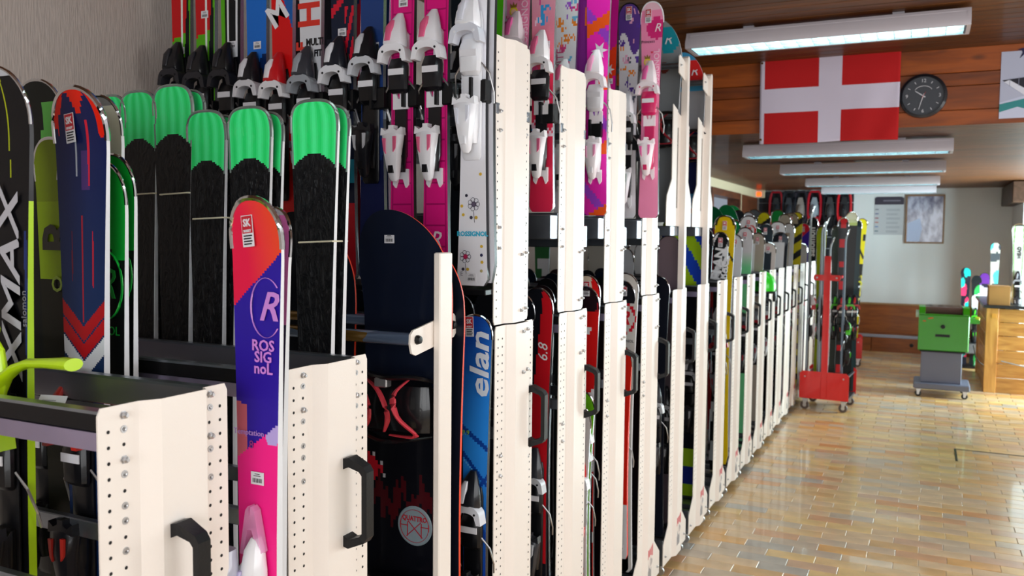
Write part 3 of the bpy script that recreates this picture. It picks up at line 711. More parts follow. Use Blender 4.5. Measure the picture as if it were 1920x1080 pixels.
def rails_mesh(z0, z1, y0, y1, m_face, m_low=None):
    mb = MB(); mb.bbox(RAILX, -.0005, y0, y1, z0 if not m_low else z0+.022, z1, m_face, .002)
    mb.box(RAILX, -.0005, y0-.001, y1+.001, z1-.004, z1+.001, M_STEEL)
    if m_low: mb.box(RAILX, -.0005, y0-.002, y1, z0-.006, z0+.022, m_low)
    return mb
def logo_mesh():
    mb = MB(); x = PO+.0036; R = mat('logo_red', '#d8505c', .5); G = mat('logo_grey', '#8a8a90', .5); Wm = mat('logo_pale', '#e8dcd4', .5)
    for k in range(6): mb.box(x-.0004, x, .112+k*.009, .117+k*.009, .105, .15+.01*((k*3) % 4), G)
    for k, (y, h) in enumerate(((.112, .055), (.122, .035), (.134, .045), (.146, .03), (.158, .04), (.170, .05), (.182, .055))): mb.box(x-.0004, x, y-.003, y+.003+(k % 2)*.002, .235-h*.5, .235+h*.3+k*.002, R)
    mb.lathe([(.0005, .0002), (.028, .0002), (.03, -.0004)], Wm, 18, (x, .15, .185), 'x')
    for k in range(4): mb.box(x+.0002, x+.0006, .148+k*.008, .151+k*.008, .165+k*.004, .205-k*.004, G)
    return mb.mesh('maker_emblem')
LOGO = logo_mesh()
BACKP = MB().bbox(RAILX-.02, RAILX, .0, .265, .05, 1.43, M_CREAM, .003).mesh('rear_panel')
tr_ = MB()
for k in range(5): tr_.bbox(RAILX, -.001, -.07+k*.092, -.07+k*.092+.05, .165, .18+(.012 if k % 2 else 0), M_STEEL, .003)
tr_.box(RAILX, -.001, -.085, -.08, .06, .19, M_STEEL); tr_.box(RAILX, -.001, -.07, .35, .06, .07, M_DSTEEL); TRAY = tr_.mesh('base_tray')
cs = MB(); cs.lathe([(.012, -.008), (.02, -.008), (.022, 0), (.02, .008), (.012, .008)], M_BOLT, 14, (0, 0, .022), 'y'); cs.box(-.012, .006, -.012, .012, .03, .056, M_BOLT); CAST = cs.mesh('caster', True)
MIDR = MB(); MIDR.bbox(RAILX, -.001, .006, .024, 1.10, 1.135, M_STEEL, .002); MIDR.bbox(RAILX, -.001, .24, .258, 1.10, 1.135, M_STEEL, .002); MIDR = MIDR.mesh('middle_rail')
FR = rails_mesh(1.372, 1.426, .006, .024, M_DSTEEL, mat('lilac_steel', '#b7aed0', .3, .85, vary=.12, vscale=6)).mesh('front_rail')
BR = rails_mesh(1.372, 1.426, .236, .254, mat('bright_rail_steel', '#b0b0b8', .28, .9)).mesh('back_rail')
TRAYT = MB().bbox(RAILX, -.001, .026, .234, 1.366, 1.372, mat('bright_tray_steel', '#a8a8ae', .2, .9), .001).mesh('rail_tray')
UFR = rails_mesh(2.045, 2.075, .004, .022, M_STEEL).bbox(RAILX, -.007, .004, .03, 2.125, 2.140, M_STEEL, .002).mesh('upper_rail')
UBR = rails_mesh(2.045, 2.075, .215, .233, M_STEEL).mesh('upper_rail')
def utray(z): return MB().bbox(RAILX, -.007, .0, .235, z, z+.02, M_STEEL, .002).bbox(RAILX, -.007, -.06, .0, z-.07, z+.012, M_STEEL, .003).bbox(RAILX, -.007, .2, .28, z-.1, z-.02, M_STEEL, .003).mesh('upper_tray')
UT = utray(1.755); UT3 = MB().bbox(RAILX, -.007, -.045, .235, 1.525, 1.542, M_DSTEEL, .002).mesh('upper_tray')
cl = MB(); cl.bbox(-.022, .022, -.048, -.002, -.04, .025, M_BLACK, .004); cl.box(-.026, -.018, -.062, -.03, -.04, .03, M_BLACK); cl.box(.018, .024, -.058, -.03, -.036, .02, M_BLACK); CLIP = cl.mesh('ski_clip')
def rack(y, kind, label, w=.265):
    t = thing('ski_rack', label, 'rack', (XF, y, 0), group=None)
    if kind != 'post':
        link('end_panel', LOWP, t); h = link('punched_holes', HOLL, t); h['kind'] = 'stuff'
        hy = .245 if y > 2 else .19
        link('handle', HANDLE, t, (.003+(PO if y < 2 else 0), hy if y > 2 else (.135 if y < 1 else .17), 1.128)); link('maker_emblem', LOGO, t)
    q = link('base_tray', TRAY, t); q.scale = (1, 1 if y > 2 else .8, 1); link('rear_panel', BACKP, t); link('middle_rail', MIDR, t)
    for yy in (-.05, .32): link('caster', CAST, t, (-.02, yy, 0)); link('caster', CAST, t, (-1.1, yy, 0))
    link('front_rail', FR, t); link('back_rail', BR, t); link('rail_tray', TRAYT, t)
    B = []
    if kind == 'low': B = [(.046, 1.418), (.046, 1.348), (.212, 1.42), (.212, 1.345)]
    if y < 2:
        B = [(.046, 1.415), (.046, 1.345), (.224, 1.418), (.224, 1.345)]
        for yy, z in ((.046, 1.393), (.046, 1.322), (.046, 1.272), (.046, 1.248), (.046, 1.2), (.224, 1.395), (.224, 1.322), (.224, 1.272)): link('rivet', RIVET, t, (.003, yy, z))
    if kind in ('tall', 'kids'):
        link('upper_panel', UPP, t); h = link('punched_holes', HOLU, t); h['kind'] = 'stuff'
        link('upper_rail', UFR, t); link('upper_rail', UBR, t); link('upper_tray', UT3 if kind == 'kids' else UT, t)
        B = [(.155, 1.28), (.185, 1.285), (.155, 1.405), (.185, 1.41), (.035, 1.045), (.035, .985), (.225, 1.0)]
        for yy, z in ((.03, 2.055), (.03, 2.0), (.205, 2.06), (.205, 2.005), (.03, 1.72), (.03, 1.66), (.205, 1.735), (.205, 1.68), (.15, 1.64), (.18, 1.645), (.15, 1.47), (.18, 1.475)): link('bolt', BOLT, t, (-.003+(PO if .09 < yy < .19 else 0), yy, z))
        n = 12 if kind == 'kids' else 5
        for k in range(n): link('ski_clip', CLIP, t, (-.03-k*.1125 if kind == 'kids' else -.03-k*.115, -.0, 2.11))
    if kind in ('low', 'tall', 'kids', 'board'):
        for yy, z in ((-.05, .1), (.32, .1)): link('bolt', BOLT, t, (.003, yy, z))
    for yy, z in B: link('bolt', BOLT, t, (.003+(PO if .09 < yy < .19 else 0), yy, z))
    if kind == 'board':                               # low panel carrying a tall snowboard post
        mb = MB(); mb.prism([(.135, 1.40), (.135, 2.59), (.145, 2.6), (.165, 2.6), (.175, 2.59), (.175, 1.40)], 'x', -.012, .018, M_CREAM); mb.build('board_post', t)
        mb = MB()
        mb.prism([(-.10, 1.75), (-.10, 1.86), (-.09, 1.9), (-.01, 1.98), (-.01, 2.345), (.075, 2.325), (.075, 1.75)], 'x', -.016, -.012, M_CREAM)
        mb.prism([(.098, 1.75), (.098, 2.31), (.135, 2.305), (.135, 1.75)], 'x', -.016, -.012, M_CREAM); mb.box(-.016, -.012, .075, .098, 1.75, 1.84, M_CREAM); mb.box(-.016, -.012, .075, .098, 2.24, 2.315, M_CREAM)
        mb.prism([(.175, 1.75), (.175, 2.3), (.31, 2.27), (.31, 1.98), (.37, 1.9), (.38, 1.86), (.38, 1.75)], 'x', -.016, -.012, M_CREAM); mb.build('board_plate', t)
        mb = MB(); mb.prism([(.02, 2.50), (.02, 2.58), (.035, 2.59), (.135, 2.57), (.135, 2.48)], 'x', .0, .004, M_CREAM); mb.build('bracket', t); link('bolt', BOLT, t, (.004, .05, 2.54))
        mb = MB(); mb.cyl((RAILX, .05, 2.54), (.0, .05, 2.54), .016, M_STEEL); mb.build('tube_rail', t, smooth=True)
        mb = MB(); mb.bbox(RAILX, -.016, .0, .235, 1.7, 1.75, M_STEEL, .003); mb.build('upper_tray', t)
    return t
RY = {1: .872, 2: 1.297, 4: 2.680, 5: 3.146, 6: 3.636, 3: 2.196, 7: 4.150, 8: 4.665, 9: 5.17, 10: 5.67, 11: 6.145, 12: 6.64, 13: 7.12, 14: 7.6, 15: 8.07, 16: 8.555, 17: 9.04, 18: 9.52, 19: 10.0, 20: 10.49, 21: 10.97}
RK = {1: ('low', 'nearest low cream rack, pulled-out perforated panel in the bottom left corner'), 2: ('low', 'second low cream perforated rack, with purple ski to its left'), 3: ('kids', 'nearest tall cream rack, widest full-height panel in the middle'),
      4: ('tall', 'second full-height cream rack from the viewer'), 5: ('tall', 'third full-height cream rack, in the middle of the tall ones'), 6: ('tall', 'fourth full-height cream rack, under the pink princess ski tip'),
      7: ('board', 'nearer of the two racks with flared slotted upper plate and post'), 8: ('board', 'farther of the two racks with flared slotted upper plate, beside the first low rack'),
      9: ('low', 'first low white rack beyond the tall ones'), 10: ('low', 'second low white rack beyond the tall ones, behind the yellow ski'), 11: ('low', 'third low white rack beyond the tall ones'), 12: ('low', 'fourth low white rack beyond the tall ones, near the neon green helmet'),
      13: ('low', 'fifth low white rack beyond the tall ones'), 14: ('low', 'sixth low white rack beyond the tall ones'), 15: ('low', 'seventh low white rack beyond the tall ones'), 16: ('low', 'eighth low white rack beyond the tall ones'),
      17: ('low', 'ninth low white rack beyond the tall ones, beside the red trolley')}
for k in (1, 2, 3, 4, 5, 6, 7, 8, 9, 10, 11, 12, 13, 14, 15, 16, 17): rack(RY[k], RK[k][0], RK[k][1])
for k, n in ((18, 'tenth'), (19, 'eleventh'), (20, 'twelfth and last')): rack(RY[k], 'low', n+' low white rack beyond the tall ones, behind the red trolley')
# snowboard rack between racks 2 and 3: slim post, bracket and two striped tubes
sr = thing('snowboard_rack', 'slim cream post rack with a bracket and striped tubes, between boards', 'rack', (XF, 1.88, 0))
MB().bbox(-.012, .008, -.008, .056, .05, 1.652, M_CREAM, .003).build('post', sr)
MB().prism([(-.115, 1.43), (-.108, 1.405), (-.09, 1.398), (.1, 1.425), (.112, 1.435), (.114, 1.475), (.1, 1.488), (.085, 1.49), (-.1, 1.462), (-.113, 1.452)], 'x', -.018, -.0125, M_CREAM).build('bracket', sr)
for yy, zz in ((-.085, 1.437), (.09, 1.458)):
    MB().lathe([(.012, -.0125), (.012, -.009), (.009, -.001), (.004, .0)], M_BLACK, 10, (0, yy, zz), 'x').build('bolt', sr)
def stripe_mat():
    m = mat('striped_tube', '#8090a8', .2, .5, coat=.4); n = m.node_tree.nodes; L = m.node_tree.links; tc = n.new('ShaderNodeTexCoord'); mp = n.new('ShaderNodeMapping'); mp.inputs['Scale'].default_value = (6.5, 14, 14); L.new(tc.outputs['Object'], mp.inputs[0])
    t = n.new('ShaderNodeTexVoronoi'); t.inputs['Scale'].default_value = 1.2; L.new(mp.outputs[0], t.inputs['Vector']); cr = n.new('ShaderNodeValToRGB'); cr.color_ramp.interpolation = 'CONSTANT'; e = cr.color_ramp.elements
    e[0].color = (*lin('#6d7f9c'), 1); e[1].position = .45; e[1].color = (*lin('#8a6a30'), 1); q = e.new(.75); q.color = (*lin('#a4bcd8'), 1); L.new(t.outputs['Color'], cr.inputs[0]); L.new(cr.outputs[0], n['Principled BSDF'].inputs['Base Color']); return m
MST = stripe_mat()
for yy, zz in ((-.085, 1.437), (.09, 1.458)): MB().cyl((RAILX, yy, zz), (-.018, yy, zz), .0165, MST, 16).build('tube_rail', sr, smooth=True)
MB().bbox(RAILX, .02, -.11, .16, .05, .075, M_STEEL, .003).build('base_tray', sr); MB().bbox(RAILX-.02, RAILX, -.1, .13, .05, 1.6, M_CREAM, .003).build('rear_panel', sr)
MB().box(-.9, -.85, -.1, -.09, .075, 1.35, M_DSTEEL).build('strut', sr)

# ---------------------------------------------------------------- rack 1: adult skis
YA, YC = 1.03, 1.165
R1 = RY[1]
ski('black ski with large silver XMAX lettering at the left edge', at(27, 300, YA)[0]-.02, YA, at(0, 143, YA)[1]+.012, tail=.195, w=(.145, .085, .12), col=g_xmax, res=(40, 110), vis=.6, stick=[('shop', -.052, .09, -.15)],
    texts=[('XMAX', .016, .40, .075, VERT, '#b9b9c2', dict(sx=1.6, shear=.25, bold=.0012)), ('salomon', .05, .44, .02, VERT, '#7d7d86')], bind=('adult', 1.27, '#15151a', '#b4e010', '#0d0d10'), side=(M_WALL_K, M_WALL_Y), tl=.09, p=2.1)
X_ = at(62, 200, YC+.04)[0]; Zt = at(35, 152, YC+.04)[1]
ski('black ski with green mesh pattern peeking out behind the XMAX ski', X_, YC+.06, Zt, tail=.195, w=(.14, .085, .12), col=lambda u, d, s: ('#5aa84a' if (u > .0+.2*(.12-d) and .05 < d < .2) else '#0d1210'), res=(14, 60), side=(M_WALL_K, M_WALL_Y), curl=-1, bind=('adult', 1.24, '#16161a', '#a8d80c', '#0e0e12'))
for i, (px, py, dy) in enumerate(((86, 232, .1), (78, 208, .135))):
    ski(['lime green ski, front one of the banded pair behind the black skis', 'lime green ski, rear one of the banded pair behind the black skis'][i], at(px, py+60, YC+dy)[0], YC+dy, at(px, py-8, YC+dy)[1], tail=.195, w=(.11, .07, .1), col=shards('#93a816', ['#10140c'], 3+i, 14, .4), res=(16, 60), vis=.5, side=M_WALL_Y)
ski('olive green ski with dark lettering and a price tag left of the navy ski', at(105, 400, YC)[0]-.035, YC+.03, at(105, 256, YC)[1], tail=.195, w=(.125, .075, .1), col=bands((.14, '#7c9414'), (.30, '#8aa814'), (3, '#16180f')), res=(14, 60), side=M_WALL_Y, stick=[('barcode', .03, .075, .1)], texts=[('R', .012, .2, .12, VERT, '#16180f', dict(bold=.003)), ('o', -.0, .3, .07, VERT, '#8aa814')])
nx, nz = at(150, 171, YC)
ski('navy blue ski with red flame tip and a red and white chevron', at(158, 420, YC)[0], YC, nz+.004, tail=.195, w=(.15, .1, .13), col=g_navy, res=(64, 150), vis=.58, side=M_WALL_W, stick=[('shop', -.018, .075, -.12)], bind=('adult', 1.245, '#17171c', '#c02a20', '#0c0c10'), tl=.09, p=2.2, gr=.0055,
    texts=[])
ski('cream white ski tip behind the navy ski', at(188, 300, YC+.12)[0]-.012, YC+.14, at(190, 178, YC+.12)[1], tail=.195, w=(.12, .08, .1), col=bands((.02, '#8a8a88'), (.25, '#dfe2cc'), (3, '#101418')), res=(12, 50), side=M_WALL_W, curl=-1)
for i, (px, py, dy, l) in enumerate(((204, 305, .06, 'front green and black ski with a round emblem, tied with a white band'), (222, 291, .1, 'rear green and black ski with a round emblem, tied with a white band'))):
    t = ski(l, at(px, 420, YC+dy)[0], YC+dy, at(px, py, YC+dy)[1], tail=.195, w=(.108, .078, .1), col=g_green_r, res=(24, 80), vis=.45, side=M_WALL_W, stick=[('barcode', -.01, .06, .1)] if i == 0 else (), texts=[('R', .0, .25, .09, (PI/2, 0, 0), '#12b83e', dict(shear=.3)), ('GNOL', .0, .345, .026, (PI/2, 0, 0), '#12b83e')])
    L_ = at(px, py, YC+dy)[1]-.195
    MB().tube([(.047*math.cos(a), -.0095, L_-.25+.07*math.sin(a)) for a in [2*PI*k/28 for k in range(28)]], .0035, mat('print_12b83e', '#12b83e'), 5, True, .3).build('ring_print', t)
def bandloop(x0, x1, y0, y1, z, label, dz=0):
    pts = [(x0, y0, z), (x1, y0, z+dz), (x1, y1, z+dz), (x0, y1, z)]; P = []
    for i in range(4):
        a, b = Vector(pts[i]), Vector(pts[(i+1) % 4])
        for k in range(5): P.append(tuple(a.lerp(b, k/5)))
    tag(MB().tube([(p[0]-x0, p[1]-y0, p[2]-z) for p in P], .0022, M_RUB, 6, True).build('rubber_band', None, (x0, y0, z)), label, 'rubber band')
# lime plastic hanger over the rack 1 rail
hk = thing('lime_hanger', 'bright lime plastic hanger looped over the nearest rack rail', 'hanger', (-1.5, .93, 1.43)); ML = mat('lime_plastic', '#c8f00c', .3, coat=.5)
hx = [at(px, py, .97) for px, py in ((138, 684), (120, 682), (90, 681), (55, 681), (30, 690), (8, 708), (-6, 735), (-14, 770), (-30, 820))]
MB().tube([(x+1.5, .04, z-1.43) for x, z in hx], [.0185, .0185, .015, .014, .0145, .0165, .019, .02, .02], ML, 14, flat=.6).build('hook', hk, smooth=True)
hx = [at(px, py, .97) for px, py in ((-40, 560), (-16, 620), (-6, 660), (0, 700), (-6, 735))]
MB().tube([(x+1.5, .04, z-1.43) for x, z in hx], [.016, .017, .018, .019, .019], ML, 14, flat=.6).build('arm', hk, smooth=True)
X, Z = at(52, 745, .93); tg = thing('paper_tag', 'white paper tag lying in the steel tray of the nearest rack', 'tag', (X, .96, 1.375), (math.radians(-58), .1, .7))
MB().bbox(-.022, .022, -.001, 0, -.0, .06, M_STW, .0003).build('tag_sheet', tg)
for k in range(6): MB().box(-.016, .014-.004*(k % 3), -.0016, -.001, .01+k*.007, .0115+k*.007, mat('tag_print', '#9a9aa0', .6)).build('tag_print', tg)

# ---------------------------------------------------------------- rack 2: shrink-wrapped green skis, purple ski in front
YW = 1.585
WR = [(212, 180, .105, 'leftmost'), (262, 172, .128, 'second'), (326, 161, .135, 'third'), (389, 209, .128, 'fourth'), (470, 202, .135, 'fifth'), (591, 189, .135, 'rightmost')]
for i, (px, py, wd_, nm) in enumerate(WR):
    X, Z = at(px, py, YW); X = at(px, py+60, YW)[0]
    for b in (0, 1):
        lb = ('front ' if b == 0 else 'rear ')+'ski of the %s shrink-wrapped green and black pair%s' % (nm, ' from the left' if 0 < i < 5 else '')
        ski(lb, X+(.008 if b else 0), YW+b*.03, Z-b*.008, tail=.195, w=(wd_, .082, wd_*.9), col=g_wrap, res=(26, 60), vis=.25, side=M_WALL_W, curl=.3 if b else -.6, m_top=M_WRAP, tl=.062, p=3.0, group='shrink-wrapped green skis', gr=.004, guard=mat('film_edge', '#9aa6a2', .2, .6))
for i, py in ((2, 365), (1, 366), (3, 411), (5, 455)):
    X, Z = at(WR[i][0]+8, py, YW); bandloop(X-.05, X+.046, YW-.012, YW+.044, Z, 'thin white rubber band around the %s green wrapped ski pair' % ['', 'second', 'third', 'fourth', '', 'separate right'][i], .004)
YP = 1.215
X, Z = at(476, 372, YP); X = at(484, 470, YP)[0]
LP = Z-.195
t = ski('purple ski with red and pink graphics, in front of the second rack', X, YP, Z, tail=.195, w=(.118, .088, .112), col=g_temptation, res=(44, 190), vis=.9, side=M_WALL_W, stick=[('shop', -.012, .058, -.1), ('barcode', .002, at(476, 372, YP)[1]-at(480, 893, YP)[1])], tl=.08, gr=.0055, bind=('adult', .93, '#eaeaf2', '#c9c2e8', '#dcdce6'),
        texts=[('R', .03, .20, .075, (PI/2, 0, 0), '#d08ae0', dict(shear=.35, bold=.001)), ('ROS\nSIG\nnoL', .018, .292, .0285, (PI/2, 0, 0), '#d88ae8', dict(bold=.0006)), ('Temptation', -.018, .435, .0155, (PI/2, 0, 0), '#c090e0'), ('8', -.012, .458, .022, (PI/2, 0, 0), '#a02880')])
MB().tube([(.026+.036*math.cos(a), -.0095, LP-.20+.055*math.sin(a)) for a in [.75+4.8*k/28 for k in range(29)]], .002, mat('print_d08ae0', '#d08ae0'), 5, False, .3).build('ring_print', t)
zt = 1.115-(Z-LP if False else .195)
MB().prism([(-.03, -.06), (-.012, .045), (-.004, .055), (0, .03), (.004, .055), (.014, .045), (.034, -.05), (.026, -.06), (.006, .0), (-.006, .0), (-.02, -.06)], 'y', -.012, -.03, mat('clear_pink', '#f0a8d8', .1, coat=.8, alpha=.5)).build('clear_fork', t, (0, 0, zt+.035)).scale = (.8, 1, .8)
tb = MB(); tb.loft([(-.12, .012, .022, -.01, -.05), (-.04, .012, .021, -.01, -.055), (.0, .01, .016, -.01, -.045), (.02, .008, .008, -.01, -.03)], M_WHITE); tb.build('toe_body', t, (0, 0, zt), True)
tb = MB(); tb.loft([(-.085, -.03, .03, -.05, -.085), (-.07, -.03, .033, -.045, -.1), (-.02, -.03, .027, -.045, -.095), (.005, -.028, .018, -.045, -.08)], mat('clear_lilac', '#cfd0e2', .12, coat=1, alpha=.75)); tb.prism([(-.05, -.07), (-.012, -.07), (-.018, -.015), (-.045, -.015)], 'y', -.1, -.1015, M_STW); tb.prism([(-.05, -.015), (-.018, -.015), (-.02, -.002), (-.044, -.002)], 'y', -.098, -.1, mat('violet_print', '#5a2aa0', .4)); tb.build('clear_housing', t, (0, 0, zt), True)
MB().prism([(-.06, -.10), (-.045, -.085), (.01, -.09), (.035, -.13), (.02, -.15), (-.01, -.14), (-.04, -.13)], 'y', -.03, -.075, M_WHITE).build('toe_wing', t, (0, 0, zt))
for k in range(4): MB().bbox(-.045, .01, -.055, -.02, -.165-k*.022, -.148-k*.022, M_WHITE, .004).build('ribbed_pad', t, (0, 0, zt))
ski('pale pink ski standing behind the purple ski', at(530, 480, YP+.06)[0]-.024, YP+.045, at(520, 390, YP+.06)[1], tail=.195, w=(.11, .066, .09), col=bands((.012, '#d0ccd8'), (.22, '#f07ac8'), (3, '#3a2a50')), res=(16, 60), vis=.4, side=M_WALL_W, curl=1.0, tl=.08, bind=None)

# ---------------------------------------------------------------- snowboards
def board(label, X, Y, tip, L, w, col, side, **k):
    return ski(label, X, Y, tip, L=L, w=w, col=col, side=side, name='snowboard', cat='snowboard', tl=.19, p=2.1, thick=.01, guard=False, res=k.pop('res', (30, 120)), **k)
def g_quattro(u, d, s):
    c = '#141c30' if d < .47 else '#0b0d16'
    if .71 < d < .9:
        a = .76+.03*math.sin(u*90)+.02*math.sin(u*230)-.25*max(0, abs(u)-.09)
        if a < d < a+.07+.03*math.sin(u*140): return '#4c0c16'
    if u < -.055 and abs(d-.715)+abs(u+.125)*.9 < .062: return '#c81a2c' if abs(d-.715)+abs(u+.125)*.9 < .05 else ('#c8ccd6' if abs(d-.715)+abs(u+.125)*.9 > .058 else '#0b0d16')
    return c
YS = 1.945
X, Z = at(757, 395, YS); Xc = at(764, 560, YS)[0]
sb = board('dark navy snowboard with red bindings and a white round emblem', Xc, YS, Z, 1.55, (.285, .25, .285), g_quattro, M_WALL_R, stick=[('barcode', -.02, .075)])
X, Z2 = at(780, 985, YS); lz = Z2-(Z-1.55)
MB().lathe([(.001, -.0075), (.052, -.0075), (.055, -.0055)], mat('emblem_plate', '#8fa2ac', .4), 36, (X-Xc, 0, lz), 'y').build('round_emblem', sb)
MB().tube([(X-Xc+.045*math.cos(a), -.0078, lz+.045*math.sin(a)) for a in [2*PI*k/36 for k in range(36)]], .0018, M_STR, 5, True, .4).build('emblem_ring', sb)
text(sb, 'QUATTRO', .019, (X-Xc, -.0082, lz+.02), M_STR, bold=.0006, sx=.85)
q = MB()
for a, b in (((-.025, -.03), (.02, .012)), ((.025, -.03), (-.02, .012)), ((-.045, .0), (-.02, .0)), ((.045, 0), (.02, 0)), ((-.022, .01), (-.022, -.03)), ((.022, .01), (.022, -.03))): q.cyl((X-Xc+a[0], -.0082, lz+a[1]), (X-Xc+b[0], -.0082, lz+b[1]), .0013, M_STR, 5)
q.build('emblem_print', sb)
def board_binding(par, z, u=0, k=1):
    K = mat('binding_black', '#0e0f13', .3, coat=.4); R_ = mat('strap_red', '#d03a48', .4)
    MB().loft([(-.05, 0, .11, -.004, -.02), (-.04, 0, .12, -.004, -.03), (.04, 0, .12, -.004, -.03), (.05, 0, .11, -.004, -.02)], K).build('base_disc', par, (u, 0, z), True)
    h = MB(); h.loft([(-.075, .0, .10, -.02, -.05), (-.06, .0, .115, -.02, -.075), (.0, .0, .12, -.02, -.085), (.06, .0, .11, -.02, -.07), (.075, .0, .09, -.02, -.045)], K); h.build('foot_bed', par, (u, 0, z), True)
    def arc(pts, r, m, n):
        P = []
        for i in range(len(pts)-1):
            p0, p1, p2, p3 = [Vector(pts[max(0, min(len(pts)-1, q))]) for q in (i-1, i, i+1, i+2)]
            for k in range(5):
                t = k/5; P.append(.5*((2*p1)+(p2-p0)*t+(2*p0-5*p1+4*p2-p3)*t*t+(3*p1-p0-3*p2+p3)*t*t*t))
        P.append(Vector(pts[-1])); MB().tube(P, [r*(.45+.55*math.sin(PI*i/(len(P)-1))) for i in range(len(P))], m, 8, flat=.5).build(n, par, (u, 0, z), True)
    arc([(-.13, -.06, .07), (-.07, -.10, .05), (-.035, -.12, .0), (-.05, -.11, -.045), (-.11, -.07, -.075)], .011, R_, 'strap')
    arc([(-.06, -.09, .075), (.0, -.12, .05), (.03, -.125, -.01), (.01, -.11, -.055)], .009, R_, 'strap')
    arc([(.075, -.09, .085), (.045, -.12, .045), (.06, -.125, -.01), (.10, -.10, -.06), (.02, -.10, -.065)], .011, R_, 'strap')
    arc([(-.10, -.05, .09), (.0, -.10, .085), (.09, -.09, .09), (.13, -.04, .07)], .016, K, 'strap_pad'); arc([(-.12, -.04, -.07), (.0, -.09, -.085), (.12, -.05, -.07)], .014, K, 'strap_pad')
    MB().bbox(-.02, .02, -.115, -.09, .06, .085, M_BOLT, .003).build('buckle', par, (u, 0, z))
zb = at(770, 765, YS-.05)[1]-(Z-1.55); board_binding(sb, zb, -.01); board_binding(sb, zb-.55, -.01)
board('black snowboard with orange edge half hidden behind the wrapped skis', at(610, 520, YS+.02)[0]-.03, YS+.02, at(640, 405, YS+.02)[1]+.01, 1.5, (.28, .25, .28), solid('#0e131e'), M_WALL_R, res=(10, 40))
board('dark snowboard deep in the rack behind the purple ski', at(480, 520, YS+.02)[0], YS+.035, 1.70, 1.48, (.28, .25, .28), solid('#141017'), M_WALL_R, res=(10, 40))
board('snowboard hanging by the rear wall end of the board rack', -2.12, YS, 1.66, 1.45, (.28, .25, .28), solid('#101c26'), M_WALL_W, res=(10, 40))
board('dark snowboard just right of the navy one, seen by its orange edge', Xc+.012, YS+.05, Z-.05, 1.45, (.28, .25, .28), solid('#101422'), M_WALL_R, res=(10, 40))

# ---------------------------------------------------------------- rack 3 upper tier
YU = RY[3]-.03
def ux(px, py): return at(px, py, YU)[0]
ZB = 2.12
def g_atom(u, d, s):
    dd = 2.95-d
    if u > .016+.06*(dd-2.3): return '#101418' if u < .036 else '#5cb414'
    if abs(u-.004) < .003: return '#e8ece8'
    return '#c81c20' if dd > 2.36+.3*u else '#58b018'
TU = 1.555
AD = dict(tail=TU, tl=.08)
ski('green ski with red upper part at the wall end of the tall rack', ux(343, 60), YU, 2.95, w=(.115, .078, .1), col=g_atom, bind=('adult', 2.16, '#17181c', '#26262c', '#0c0c10'), stick=[('barcode', -.0, 2.95-2.31)], res=(20, 110), **AD)
ski('green ski with red upper part, second from the wall on the tall rack', ux(388, 40), YU, 2.95, w=(.115, .078, .1), col=g_atom, bind=('adult', 2.14, '#17181c', '#26262c', '#0c0c10'), stick=[('barcode', -.0, 2.95-2.42)], res=(20, 110), **AD)
ski('dark ski with green stripe and white looped lettering on the tall rack', ux(436, 40), YU, 2.97, w=(.115, .078, .1), col=lambda u, d, s: '#58b018' if u < -.026 else ('#e0e4e8' if (abs(abs(u-.006)-.018) < .005 and d < .7) or (abs(u-.006) < .02 and .66 < d < .7) else '#0f1216'), bind=('adult', 2.14, '#141518', '#222228', '#0a0a0e'), res=(20, 110), stick=[('barcode', .008, 2.97-2.31)], **AD)
ski('bright blue ski with dark cracks on the tall rack', ux(484, 40), YU, 2.97, w=(.115, .078, .1), col=shards('#1f6fd0', ['#123a80', '#0e2a5c'], 5, 20, .18), bind=('adult', 2.10, '#191a20', '#dcdce2', '#0c0c10'), res=(18, 110), stick=[('barcode', .004, 2.97-2.3)], **AD)
def g_redm(u, d, s):
    z = 2.97-d
    if z > 2.33 and u > .0+(2.45-z)*.35: return '#1f5fae'
    return '#dd1618'
ski('red ski with white diagonal letter and blue patch on the tall rack', ux(532, 40), YU, 2.97, w=(.118, .08, .1), col=g_redm, bind=('adult', 2.09, '#d01820', '#ececf0', '#0e0e12'), res=(18, 110), texts=[('M', -.016, 2.97-2.39, .1, (PI/2, -.6, 0), '#ecedf2', dict(bold=.003))], **AD)
ski('white ski with large red HER lettering on the tall rack', ux(585, 40), YU, 2.97, w=(.118, .08, .1), col=lambda u, d, s: '#dcdee4' if u < .048 else '#a8acb4', bind=('adult', 2.10, '#3a3c44', '#9aa0a8', '#101014'), res=(12, 90), stick=[('barcode', -.006, 2.97-2.235)],
    texts=[('HER', .0, 2.97-2.44, .115, VERT, '#dc2a18', dict(bold=.003, sx=1.)), ('F', -.03, 2.97-2.28, .06, VERT, '#dc2a18', dict(bold=.002)), ('MULTI', .018, 2.97-2.29, .03, (PI/2, 0, 0), '#16161c', dict(bold=.0012, sx=.8)), ('FIT', .03, 2.97-2.255, .028, (PI/2, 0, 0), '#16161c', dict(bold=.0012, sx=.8))], **AD)
ski('dark teal ski with red swoosh and a boxed white S on the tall rack', ux(645, 40), YU, 2.97, w=(.118, .08, .1), col=lambda u, d, s: '#d01c34' if (abs(d-.56+u*1.0) < .014 or (u > .01 and .58 < d < .75 and math.sin(u*260+d*60) > .1)) else ('#c01828' if d > 1.18 else ('#2a8aa0' if 1.05 < d < 1.12 else '#182036')), bind=('adult', 2.12, '#20232c', '#e2e4ea', '#0c0c10'), res=(20, 130), stick=[('barcode', .0, 2.97-2.31)],
    texts=[('S', .0, 2.97-2.42, .03, (PI/2, 0, 0), '#e8e8ee', dict(bold=.002))], **AD)
